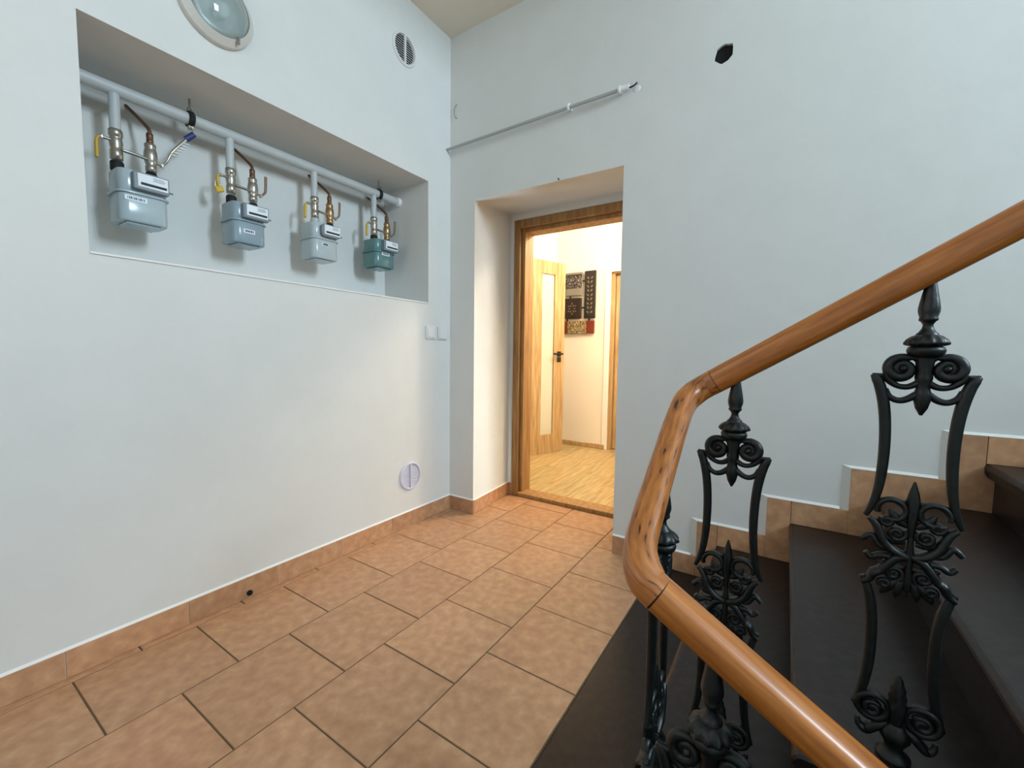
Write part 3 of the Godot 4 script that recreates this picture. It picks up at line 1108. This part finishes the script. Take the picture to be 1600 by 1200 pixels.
func inlet_valve(at: Vector3, k: int):
	var v := thing("inlet_valve", at, "steel inlet ball valve with yellow handle above the meter %s" % WHICH[k], "valve", "inlet valves")
	var yv := 1.775 - at.y
	var st := new_st()
	lathe(st, [[0.019, 0.001], [0.021, 0.006], [0.021, 0.030], [0.018, 0.036]], Vector3.ZERO, 12)
	obj("union_nut", st, M.rubber if k != 2 else M.pipe, v)
	st = new_st()
	lathe(st, [[0.017, yv - 0.022], [0.0195, yv - 0.02], [0.0195, yv + 0.012], [0.017, yv + 0.016], [0.0185, yv + 0.026], [0.0205, yv + 0.040], [0.0185, yv + 0.054], [0.0175, yv + 0.06], [0.021, yv + 0.064], [0.021, yv + 0.084], [0.0185, yv + 0.088]], Vector3.ZERO, 14)
	obj("valve_body", st, M.chrome, v)
	st = new_st()
	var ys := yv + 0.046
	tube(st, [Vector3(0.004, ys, 0.012), Vector3(0.004, ys, 0.046)], 0.0055, Vector3.UP)
	bx(st, Vector3(0.004, ys, 0.040), Vector3(0.012, 0.014, 0.008), 0.002)
	obj("spindle", st, M.chrome, v)
	st = new_st()
	var drop := [[0.004, ys, 0.046], [0.004, ys - 0.012, 0.054], [0.004, ys - 0.03, 0.055], [0.004, ys - 0.078, 0.056]]
	if k == 1:
		drop = [[0.004, ys, 0.046], [0.004, ys - 0.010, 0.054], [0.004, ys - 0.028, 0.055], [0.004, ys - 0.05, 0.052]]
	tube(st, spline(v3(drop), 4), [0.004, 0.0045, 0.006, 0.0055], Vector3.RIGHT, 1.5, 8)
	obj("lever", st, M.yellow, v)
	if k == 1:
		var lk := thing("padlock", Vector3(PX + 0.006, 1.757, 1.187 + 0.05), "small yellow padlock hanging by the inlet valve above the second meter", "padlock")
		lk.rotation.x = 0.35
		st = new_st()
		bx(st, Vector3.ZERO, Vector3(0.014, 0.026, 0.032), 0.003)
		obj("body", st, M.yellow, lk)
		st = new_st()
		var bow := []
		for i in 9:
			bow.append(Vector3(0, 0.012 + 0.022 * sin(PI * i / 8), 0.010 * cos(PI * i / 8)))
		tube(st, bow, 0.0024, Vector3.RIGHT)
		obj("shackle", st, M.chrome, lk)

func outlet_valve(at: Vector3, k: int):
	var v := thing("outlet_valve", at, "%s outlet valve with %s lever, above the meter %s" % ["grey metal" if k < 2 else "brassy", "long bent blue-tipped" if k == 0 else "short upright", WHICH[k]], "valve", "outlet valves")
	var st := new_st()
	lathe(st, [[0.022, 0.001], [0.024, 0.004], [0.024, 0.018], [0.019, 0.022], [0.017, 0.030]], Vector3.ZERO, 8)
	obj("union_nut", st, M.rubber, v)
	st = new_st()
	var b := 1.752 - at.y
	lathe(st, [[0.014, b - 0.008], [0.018, b - 0.004], [0.018, b + 0.014], [0.0155, b + 0.018], [0.020, b + 0.030], [0.0225, b + 0.052], [0.020, b + 0.074], [0.0165, b + 0.082], [0.0185, b + 0.086], [0.0185, b + 0.098], [0.011, b + 0.104]], Vector3.ZERO, 14)
	obj("valve_body", st, M.brass if k > 1 else M.chrome, v)
	st = new_st()
	var y := b + 0.104
	lathe(st, [[0.009, y - 0.004], [0.0115, y], [0.0115, y + 0.012], [0.009, y + 0.015], [0.0115, y + 0.018], [0.0115, y + 0.034], [0.008, y + 0.038]], Vector3.ZERO, 12)
	obj("press_fitting", st, M.copper, v)
	st = new_st()
	var c := [[0, y + 0.03, 0], [0, y + 0.045, 0.0], [-0.010, y + 0.060, 0.002], [-0.050, y + 0.095, 0.010], [-0.100, y + 0.136, 0.020], [-0.143, y + 0.170, 0.028]]
	tube(st, spline(v3(c), 4), 0.0066, Vector3.RIGHT, 1.0, 10)
	obj("copper_pipe", st, M.copper, v)
	st = new_st()
	var ly := b + 0.034
	tube(st, [Vector3(0.004, ly, -0.016), Vector3(0.004, ly - 0.004, -0.036)], 0.006, Vector3.UP)
	bx(st, Vector3(0.004, ly - 0.004, -0.034), Vector3(0.014, 0.016, 0.010), 0.002)
	obj("spindle", st, M.chrome, v)
	st = new_st()
	var h := [[0.004, ly - 0.004, -0.036], [0.006, ly + 0.010, -0.048], [0.008, ly + 0.026, -0.054], [0.010, ly + 0.090, -0.056]]
	if k == 0:
		h = [[0.004, ly - 0.004, -0.036], [0.010, ly + 0.018, -0.050], [0.014, ly + 0.044, -0.060], [0.018, ly + 0.070, -0.074], [0.022, ly + 0.142, -0.128]]
	tube(st, spline(v3(h), 5), [0.0035, 0.0045, 0.006, 0.0065], Vector3.RIGHT, 0.7, 8)
	obj("lever", st, M.copper if k > 0 else M.chrome, v)
	if k == 0:
		st = new_st()
		tube(st, v3([[0.0205, ly + 0.125, -0.112], [0.023, ly + 0.158, -0.142]]), 0.011, Vector3.RIGHT, 0.6, 10)
		obj("grip", st, M.blue, v)
		st = new_st()
		for i in 6:
			bx(st, Vector3(0.017 + 0.001 * i, ly + 0.046 + 0.012 * i, -0.070 - 0.0085 * i), Vector3(0.012, 0.004, 0.018), 0.001)
		obj("tag_strip", st, M.sticker, v)

# -------------------------------------------------------------------- small things on the walls
func vent(called: String, y: float, z: float, r: float, open: bool, label: String):
	var v := thing(called, Vector3(0, y, z), label, "vent")
	var m: Material = M.white_plastic if open else M.lilac_plastic
	var st := new_st()
	lathe(st, [[r, 0.0005], [r, 0.006], [r - 0.006, 0.011], [r * 0.86, 0.011], [r * 0.84, 0.004], [r * 0.84, 0.0005]], Vector3.ZERO, 36, 0, 0.0, Vector3.RIGHT)
	obj("rim", ring_of(r, r * 0.84, 0.011), m, v)
	if open:
		st = new_st()
		lathe(st, [[0.001, -0.07], [0.0700, -0.07], [0.0700, -0.006]], Vector3(0, 0.002, 0), 28, 0, 0.0, Vector3.RIGHT)
		obj("duct_end", st, M.dark_hole, v)
	st = new_st()
	bx(st, Vector3(0.006, 0, 0), Vector3(0.010, r * 1.68, r * 0.13), 0.001)
	obj("middle_bar", st, m, v)
	var n := 12
	for i in n:
		var yy := r * 0.84 * (2.0 * (i + 0.5) / n - 1.0)
		var half := sqrt(maxf(0.0, r * r * 0.70 - yy * yy))
		st = new_st()
		var t := r * (0.03 if open else 0.05)
		st.set_smooth_group(-1)
		var c := Vector3(0.002, yy, 0)
		var d := 0.003 if open else 0.0048
		var pts := []
		for s in [-1.0, 1.0]:
			pts.append([Vector3(-d, yy + d * 0.8 - t * 0.5, half * s), Vector3(d, yy - d * 0.8 - t * 0.5, half * s), Vector3(d, yy - d * 0.8 + t * 0.5, half * s), Vector3(-d, yy + d * 0.8 + t * 0.5, half * s)])
		for j in 4:
			face(st, [pts[0][j], pts[0][(j + 1) % 4], pts[1][(j + 1) % 4], pts[1][j]], c)
		face(st, pts[0], c)
		face(st, pts[1], c)
		obj("slat", st, m, v)

func ring_of(ro: float, ri: float, d: float) -> SurfaceTool:
	# a flat ring lying on the wall x = 0
	var st := new_st()
	var n := 40
	var prof := [[ri, 0.0], [ro, 0.0], [ro, d * 0.5], [ro - d * 0.5, d], [ri + 0.002, d], [ri, d - 0.002]]
	st.set_smooth_group(-1)
	for i in n:
		var a := TAU * i / n
		var b := TAU * (i + 1) / n
		for j in prof.size():
			var p: Array = prof[j]
			var q: Array = prof[(j + 1) % prof.size()]
			var c := Vector3(d * 0.4, 0.5 * (ro + ri) * cos((a + b) / 2), 0.5 * (ro + ri) * sin((a + b) / 2))
			face(st, [Vector3(p[1], p[0] * cos(a), p[0] * sin(a)), Vector3(p[1], p[0] * cos(b), p[0] * sin(b)), Vector3(q[1], q[0] * cos(b), q[0] * sin(b)), Vector3(q[1], q[0] * cos(a), q[0] * sin(a))], c)
	return st

func wall_things():
	vent("upper_vent", 2.740, 0.388, 0.088, true, "round white vent grille with dark gaps high beside the corner")
	vent("lower_vent", 0.307, 0.359, 0.085, false, "round pale lilac vent grille low on the wall near the floor")
	# bulkhead lamp, switched off
	var lp := thing("wall_lamp", Vector3(0, 2.335, 1.335), "round off-white bulkhead wall lamp with clear glass above the niche", "lamp")
	obj("base_ring", ring_of(0.128, 0.104, 0.044), M.lamp_ring, lp)
	var st := new_st()
	lathe(st, [[0.100, 0.001], [0.102, 0.006], [0.06, 0.010], [0.001, 0.012]], Vector3.ZERO, 28, 0, 0.0, Vector3.RIGHT)
	obj("reflector", st, M.reflector, lp)
	st = new_st()
	lathe(st, [[0.004, 0.012], [0.016, 0.014], [0.018, 0.03], [0.026, 0.045], [0.026, 0.058], [0.016, 0.072], [0.002, 0.076]], Vector3(0, -0.02, 0.0), 16, 0, 0.0, Vector3.RIGHT)
	obj("bulb", st, M.glass, lp)
	st = new_st()
	var dome := []
	for i in 9:
		var t := PI / 2 * i / 8
		dome.append([maxf(0.1035 * cos(t), 0.001), 0.026 + 0.055 * sin(t)])
	lathe(st, dome, Vector3.ZERO, 32, 0, 0.0, Vector3.RIGHT)
	obj("glass_dome", st, M.glass, lp)
	for a in [-2.6, 0.6]:
		st = new_st()
		var c := Vector3(0.044, 0.112 * cos(a), 0.112 * sin(a))
		bx(st, c, Vector3(0.012, 0.022, 0.012), 0.002)
		tube(st, [c + Vector3(0.006, 0, 0), c + Vector3(0.012, -0.012 * cos(a), -0.012 * sin(a))], 0.003, Vector3.UP)
		obj("clip", st, M.chrome, lp)
	# light switches
	for k in 2:
		var sw := thing("light_switch", Vector3(0, 1.177, 0.187 if k == 0 else 0.081), "white square rocker switch on the left wall, %s of the pair by the corner" % ["left one", "right one"][k], "switch", "pair of light switches")
		st = new_st()
		bx(st, Vector3(0.005, 0, 0), Vector3(0.010, 0.082, 0.082), 0.002)
		obj("plate", st, M.white_plastic, sw)
		st = new_st()
		var hw := 0.031 if k == 0 else 0.034
		st.set_smooth_group(-1)
		var p := [Vector3(0.009, -hw, -hw), Vector3(0.009, -hw, hw), Vector3(0.009, hw, hw), Vector3(0.009, hw, -hw)]
		var q := [Vector3(0.017, -hw + 0.001, -hw + 0.001), Vector3(0.017, -hw + 0.001, hw - 0.001), Vector3(0.0125, hw - 0.001, hw - 0.001), Vector3(0.0125, hw - 0.001, -hw + 0.001)]
		var c := Vector3(0.011, 0, 0)
		face(st, p, c)
		face(st, q, c)
		for i in 4:
			face(st, [p[i], p[(i + 1) % 4], q[(i + 1) % 4], q[i]], c)
		obj("rocker", st, M.white_plastic, sw)
	# thin pipe across the door wall
	var pp := thing("wall_pipe", Vector3(0, 2.345, 0.035), "thin white pipe running level across the wall above the doorway", "pipe")
	st = new_st()
	tube(st, [Vector3(-0.01, -0.006, 0), Vector3(0.6, 0, 0), Vector3(1.13, 0.005, 0)], 0.0085, Vector3.UP, 1.0, 12)
	obj("tube", st, M.pipe_white, pp)
	st = new_st()
	tube(st, [Vector3(1.125, 0.005, 0), Vector3(1.172, 0.007, -0.004)], 0.0125, Vector3.UP, 1.0, 12)
	obj("end_sleeve", st, M.white_trim, pp)
	st = new_st()
	tube(st, spline([Vector3(1.168, 0.004, -0.002), Vector3(1.180, 0.003, -0.004), Vector3(1.196, 0.012, -0.012), Vector3(1.200, 0.030, -0.030)], 4), 0.004, Vector3.UP)
	obj("cable", st, M.black, pp)
	for x in [0.85, 1.125]:
		st = new_st()
		var ring := []
		for i in 15:
			var a := TAU * i / 14
			ring.append(Vector3(x, 0.003 + 0.0115 * cos(a), 0.0115 * sin(a)))
		tube(st, ring, 0.003, Vector3.RIGHT, 2.6, 8)
		bx(st, Vector3(x, 0.018, 0.0), Vector3(0.014, 0.014, 0.010), 0.002)
		bx(st, Vector3(x, 0.003, -0.024), Vector3(0.012, 0.012, 0.022), 0.002)
		obj("clip", st, M.white_trim, pp)
	# patch of filler round the cable end
	st = new_st()
	ball(st, Vector3(1.20, 2.350, 0.0), Vector3(0.019, 0.016, 0.002), 14)
	tag(obj("filler_patch", st, M.white_trim), "rough white filler patch where the thin pipe's cable enters the wall", "patch")
	# hair-thin wire by the corner, nail over the doorway, cable stub in the skirting
	st = new_st()
	tube(st, spline([Vector3(0.055, 2.615, 0.002), Vector3(0.040, 2.60, 0.006), Vector3(0.036, 2.565, 0.007), Vector3(0.046, 2.535, 0.005), Vector3(0.058, 2.532, 0.002)], 4), 0.0013, Vector3.BACK, 1.0, 6)
	tag(obj("wire", st, M.black), "hair-thin curved wire on the door wall next to the corner", "wire")
	st = new_st()
	tube(st, [Vector3(0.786, 2.004, -0.004), Vector3(0.786, 2.006, 0.012)], 0.0024, Vector3.UP, 1.0, 8)
	tube(st, [Vector3(0.786, 2.006, 0.012), Vector3(0.786, 2.0065, 0.014)], 0.004, Vector3.UP, 1.0, 8)
	tag(obj("nail", st, M.black), "small dark nail on the upper edge of the doorway", "nail")
	st = new_st()
	lathe(st, [[0.011, 0.0], [0.011, 0.010], [0.006, 0.013], [0.001, 0.013]], Vector3(0.007, 0.022, 1.285), 12, 0, 0.0, Vector3.RIGHT)
	tag(obj("cable_plug", st, M.dark_hole), "small black plug in the tan skirting below the meter niche", "plug")

# -------------------------------------------------------------------- handrail
# a rail swept with its upper side up; half width and half height may change along it
func tube_up(st: SurfaceTool, pts: Array, wide, high):
	var rings := []
	var m := pts.size()
	for i in m:
		var t: Vector3 = (pts[mini(i + 1, m - 1)] - pts[maxi(i - 1, 0)]).normalized()
		var w: float = wide if wide is float else lerp_list(wide, float(i) / (m - 1))
		var h: float = high if high is float else lerp_list(high, float(i) / (m - 1))
		var side := t.cross(Vector3.UP).normalized()
		var up := side.cross(t)
		var ring := []
		for j in 24:
			var a := TAU * j / 24
			var c := cos(a)
			var s := sin(a)
			ring.append(pts[i] + up * h * signf(c) * pow(absf(c), 0.72) + side * w * signf(s) * pow(absf(s), 0.72))
		rings.append(ring)
	loft(st, rings, true, true)

const RAIL_UP := [1.797, 1.0245, 0.64]
const RAIL_DOWN := [1.822, 0.678, -0.604]

func up_pt(x: float) -> Vector3:
	return Vector3(x, RAIL_UP[1] + RAIL_UP[2] * (x - RAIL_UP[0]), 1.17)

func down_pt(x: float) -> Vector3:
	return Vector3(x, RAIL_DOWN[1] + RAIL_DOWN[2] * (x - RAIL_DOWN[0]), 1.55)

func rails():
	var r := thing("handrail", Vector3.ZERO, "varnished orange-brown wooden handrail turning round the stair well", "handrail")
	var st := new_st()
	var p := []
	for i in 9:
		p.append(up_pt(1.7586 + 1.5 * i / 8.0))
	tube_up(st, p, 0.0245, 0.0255)
	obj("upper_rail", st, M.rail, r).set_meta("label", "brown upper rail climbing to the right")
	st = new_st()
	p = []
	for i in 9:
		p.append(down_pt(1.7486 + 1.2 * i / 8.0))
	tube_up(st, p, 0.0275, 0.0225)
	obj("lower_rail", st, M.rail, r).set_meta("label", "golden lower rail running down towards the viewer")
	st = new_st()
	var c := [up_pt(1.7575), Vector3(1.738, 0.9870, 1.171), Vector3(1.7185, 0.9710, 1.182), Vector3(1.7062, 0.9490, 1.216), Vector3(1.7045, 0.8990, 1.298), Vector3(1.7050, 0.8680, 1.346), Vector3(1.7055, 0.8360, 1.397), Vector3(1.7065, 0.8060, 1.445), Vector3(1.7085, 0.7720, 1.499), Vector3(1.7155, 0.7530, 1.528), Vector3(1.7290, 0.7370, 1.546), down_pt(1.7475)]
	var path := [up_pt(1.7575)]
	# ease the ends into the straight rails
	var full := [up_pt(1.83)] + c + [down_pt(1.80)]
	for i in range(1, full.size() - 2):
		for k in range(1, 9):
			path.append(full[i].cubic_interpolate(full[i + 1], full[i - 1], full[i + 2], k / 8.0))
	tube_up(st, path, [0.0245, 0.0240, 0.0225, 0.0225, 0.0225, 0.0232, 0.0260, 0.0275], [0.0255, 0.0245, 0.0225, 0.0225, 0.0225, 0.0225, 0.0225])
	obj("bend", st, M.rail_bend, r).set_meta("label", "scuffed curved bend with dark scratches")
	st = new_st()
	tube_up(st, [up_pt(1.755), up_pt(1.7625)], 0.0238, 0.0248)
	obj("joint_line", st, M.rail_gap, r)
	st = new_st()
	tube_up(st, [down_pt(1.745), down_pt(1.7525)], 0.0268, 0.0218)
	obj("joint_line", st, M.rail_gap, r)

# -------------------------------------------------------------------- cast iron balusters
func scroll_pts(c: Vector2, r0: float, r1: float, a0: float, turns: float, sx: float, n := 22) -> Array:
	var out := []
	for i in n + 1:
		var f := float(i) / n
		var a := a0 + turns * TAU * f
		var r := lerpf(r0, r1, f)
		out.append(Vector3(sx * (c.x + r * cos(a)), c.y + r * sin(a), 0))
	return out

func make_baluster() -> Node3D:
	var b := thing("baluster", Vector3.ZERO, "black-green cast iron baluster", "baluster", "cast iron balusters")
	var st := new_st()
	lathe(st, [[0.0065, 0.842], [0.0065, 0.842]], Vector3.ZERO)
	st = new_st()
	lathe(st, [[0.0145, 0.744], [0.0142, 0.748], [0.0110, 0.751], [0.0075, 0.757], [0.0064, 0.763], [0.0092, 0.768], [0.0120, 0.770], [0.0120, 0.773], [0.0112, 0.775], [0.0132, 0.784, 1.0], [0.0134, 0.790, 1.0], [0.0118, 0.802, 1.0], [0.0090, 0.818, 1.0], [0.0070, 0.832], [0.0070, 0.838]], Vector3.ZERO, 24, 8, 0.05)
	obj("spindle", st, M.iron, b)
	st = new_st()
	lathe(st, [[0.012, 0.727], [0.022, 0.728, 0.5], [0.0268, 0.730, 1.0], [0.0275, 0.733, 1.0], [0.0245, 0.739, 0.8], [0.0190, 0.744, 0.5], [0.0150, 0.746]], Vector3.ZERO, 48, 12, 0.07)
	obj("petal_cap", st, M.iron, b)
	st = new_st()
	lathe(st, [[0.013, 0.708], [0.020, 0.711], [0.0235, 0.716], [0.0245, 0.721], [0.0225, 0.726], [0.016, 0.729]], Vector3.ZERO, 24)
	obj("collar", st, M.iron, b)
	# central stem with the pendant leaf
	st = new_st()
	lathe(st, [[0.002, 0.612], [0.008, 0.624], [0.0118, 0.640], [0.0105, 0.652], [0.0085, 0.660], [0.0105, 0.667], [0.0118, 0.676], [0.0100, 0.686], [0.0120, 0.698], [0.0135, 0.712]], Vector3.ZERO, 16, 5, 0.0)
	obj("pendant_leaf", st, M.iron, b)
	for s in [-1.0, 1.0]:
		# big volutes under the collar
		st = new_st()
		var p: Array = v3([[0.003, 0.700], [0.013, 0.7095]], s)
		p += scroll_pts(Vector2(0.0290, 0.6895), 0.0200, 0.0080, 1.95, -1.15, s, 30)
		tube(st, p, [0.0055, 0.0078, 0.0086, 0.0082, 0.0070, 0.0056], Vector3.BACK, 1.15, 12)
		obj("scroll", st, M.iron, b)
		st = new_st()
		ball(st, Vector3(s * 0.0275, 0.6895, 0), Vector3(0.0160, 0.0160, 0.0050), 16)
		ball(st, Vector3(s * 0.0265, 0.690, 0), Vector3(0.0072, 0.0074, 0.0115), 12)
		obj("scroll_eye", st, M.iron, b)
		# arm from the volute down to the stem, and the arm below it
		st = new_st()
		tube(st, spline(v3([[0.051, 0.680], [0.042, 0.668], [0.031, 0.660], [0.018, 0.6595], [0.005, 0.667]], s), 4), [0.0070, 0.0058, 0.0046, 0.0050, 0.0060], Vector3.BACK, 1.2, 8)
		obj("cross_arm", st, M.iron, b)
		st = new_st()
		tube(st, spline(v3([[0.048, 0.654], [0.042, 0.642], [0.031, 0.6355], [0.019, 0.638], [0.005, 0.649]], s), 4), [0.0050, 0.0050, 0.0052, 0.0056, 0.006], Vector3.BACK, 1.2, 8)
		obj("cross_arm", st, M.iron, b)
		# upper side bar with its pointed shoulder
		st = new_st()
		tube(st, spline(v3([[0.066, 0.679], [0.060, 0.672], [0.0535, 0.655], [0.0475, 0.625], [0.0440, 0.590], [0.0428, 0.550], [0.0440, 0.510], [0.0475, 0.475], [0.0535, 0.448], [0.0615, 0.428]], s), 4), [0.0035, 0.0075, 0.0084, 0.0084, 0.0082, 0.0080, 0.0076, 0.0068, 0.0056, 0.0038], Vector3.BACK, 0.95, 10, false, 0.75)
		tube(st, v3([[0.066, 0.6785], [0.054, 0.677], [0.040, 0.678]], s), [0.0030, 0.0042, 0.005], Vector3.BACK, 1.3, 8)
		obj("side_bar", st, M.iron, b)
		# lower side bar
		st = new_st()
		tube(st, spline(v3([[0.060, 0.318], [0.0525, 0.300], [0.0465, 0.275], [0.0425, 0.240], [0.0415, 0.200], [0.0425, 0.160], [0.0470, 0.120], [0.0535, 0.092], [0.0600, 0.076]], s), 4), [0.0045, 0.0072, 0.0082, 0.0082, 0.0082, 0.0080, 0.0074, 0.006, 0.0035], Vector3.BACK, 0.95, 10, false, 0.75)
		obj("side_bar", st, M.iron, b)
		# middle ornament: arched ring, volutes, leaves and the crossing S bars
		st = new_st()
		tube(st, scroll_pts(Vector2(0.0265, 0.444), 0.0200, 0.0165, -0.3, 0.80, s, 20), [0.0046, 0.0056, 0.0050], Vector3.BACK, 1.5, 8)
		obj("arch_ring", st, M.iron, b)
		st = new_st()
		tube(st, spline(v3([[0.056, 0.426], [0.047, 0.416], [0.041, 0.402], [0.034, 0.386], [0.021, 0.373], [0.003, 0.366]], s), 4), [0.0048, 0.0066, 0.0074, 0.0078, 0.0080, 0.0072], Vector3.BACK, 1.45, 8)
		obj("crossing_bar", st, M.iron, b)
		st = new_st()
		tube(st, spline(v3([[0.003, 0.368], [0.017, 0.361], [0.028, 0.347], [0.037, 0.333], [0.045, 0.327], [0.051, 0.314], [0.061, 0.306]], s), 4), [0.0072, 0.0078, 0.0078, 0.0074, 0.0078, 0.0066, 0.005], Vector3.BACK, 1.45, 8)
		obj("crossing_bar", st, M.iron, b)
		for q in [[0.0185, 0.404, 0.0125, 2.4, 1.3], [0.0190, 0.333, 0.0130, -2.2, -1.3], [0.0320, 0.424, 0.0085, 0.6, -1.2], [0.0300, 0.312, 0.0075, -0.6, 1.2]]:
			st = new_st()
			tube(st, scroll_pts(Vector2(q[0], q[1]), q[2], 0.0035, q[3], q[4], s, 22), [0.0044, 0.0050, 0.0042], Vector3.BACK, 1.5, 8)
			ball(st, Vector3(s * q[0], q[1], 0), Vector3(q[2] * 0.9, q[2] * 0.9, 0.0042), 12)
			obj("volute", st, M.iron, b)
		for q in [[0.004, 0.418, 0.030, 0.446], [0.006, 0.390, 0.034, 0.398], [0.006, 0.345, 0.040, 0.350], [0.003, 0.330, 0.014, 0.290], [0.012, 0.322, 0.034, 0.292]]:
			st = new_st()
			tube(st, spline(v3([[q[0], q[1]], [(q[0] + q[2]) * 0.5 + 0.003, (q[1] + q[3]) * 0.5 - 0.002], [q[2], q[3]]], s), 5), [0.003, 0.0075, 0.0068, 0.0012], Vector3.BACK, 0.7, 8)
			obj("acanthus_leaf", st, M.iron, b)
		st = new_st()
		tube(st, spline(v3([[0.030, 0.376], [0.042, 0.380], [0.052, 0.394], [0.064, 0.384]], s), 4), [0.0062, 0.0062, 0.0056, 0.0048], Vector3.BACK, 1.3, 8)
		obj("side_spur", st, M.iron, b)
		st = new_st()
		tube(st, spline(v3([[0.026, 0.362], [0.040, 0.360], [0.050, 0.354], [0.058, 0.362]], s), 4), [0.006, 0.0055, 0.0055, 0.0045], Vector3.BACK, 1.3, 8)
		obj("side_spur", st, M.iron, b)
		# base: arched leaf scrolls with rolled fillings
		st = new_st()
		tube(st, scroll_pts(Vector2(0.0335, 0.082), 0.0225, 0.0200, 2.9, -1.0, s, 26), [0.0046, 0.0060, 0.0066, 0.0070, 0.007], Vector3.BACK, 1.5, 8)
		obj("base_scroll", st, M.iron, b)
		st = new_st()
		tube(st, scroll_pts(Vector2(0.0335, 0.078), 0.0125, 0.004, 2.2, -1.3, s, 22), [0.0048, 0.0062, 0.005], Vector3.BACK, 1.8, 8)
		ball(st, Vector3(s * 0.0335, 0.078, 0), Vector3(0.017, 0.018, 0.007), 12)
		obj("base_leaf", st, M.iron, b)
		st = new_st()
		tube(st, spline(v3([[0.010, 0.060], [0.024, 0.050], [0.040, 0.034], [0.050, 0.040], [0.052, 0.052]], s), 4), [0.005, 0.009, 0.0085, 0.006, 0.003], Vector3.BACK, 1.2, 8)
		obj("acanthus_leaf", st, M.iron, b)
	# leaf standing in the middle of the ornament and its lower twin
	st = new_st()
	lathe(st, [[0.004, 0.400], [0.0062, 0.420], [0.0088, 0.445, 1.0], [0.0092, 0.458, 1.0], [0.0062, 0.478, 1.0], [0.0015, 0.498]], Vector3.ZERO, 18, 6, 0.14)
	lathe(st, [[0.0015, 0.296], [0.0055, 0.312, 1.0], [0.0070, 0.330, 1.0], [0.0050, 0.350], [0.0075, 0.366], [0.0050, 0.384], [0.0040, 0.404]], Vector3.ZERO, 18, 6, 0.14)
	obj("leaf_finial", st, M.iron, b)
	st = new_st()
	lathe(st, [[0.010, 0.060], [0.0125, 0.085, 1.0], [0.0130, 0.098, 1.0], [0.0112, 0.106, -1.0], [0.0122, 0.112, 1.0], [0.0098, 0.121, -1.0], [0.0102, 0.127, 1.0], [0.0072, 0.136, -1.0], [0.0062, 0.142, 1.0], [0.0012, 0.153]], Vector3.ZERO, 18, 6, 0.10)
	obj("cone_finial", st, M.iron, b)
	st = new_st()
	lathe(st, [[0.024, 0.001], [0.024, 0.006], [0.017, 0.010], [0.012, 0.020], [0.016, 0.030], [0.022, 0.040], [0.020, 0.052], [0.012, 0.064]], Vector3.ZERO, 20)
	obj("foot", st, M.iron, b)
	return b

func balusters():
	var first := make_baluster()
	var where := [
		[Vector3(1.797, RISE, 1.17), 0.0, "dark cast iron baluster on the first step of the upper flight"],
		[Vector3(2.073, RISE * 2, 1.17), 0.0, "dark cast iron baluster nearest the picture's right edge on the second step"],
		[Vector3(1.712, 0.0, 1.385), PI / 2, "cast iron baluster seen edge-on below the bend of the handrail"],
		[Vector3(1.820, -RISE, 1.55), 0.0, "cast iron baluster of the lower flight, its flared cap just below the golden rail"]]
	for k in 4:
		var b: Node3D = first
		if k > 0:
			b = first.duplicate()
			b.name = numbered("baluster", self)
			add_child(b, true)
		b.position = where[k][0]
		b.rotation.y = where[k][1]
		b.set_meta("label", where[k][2])
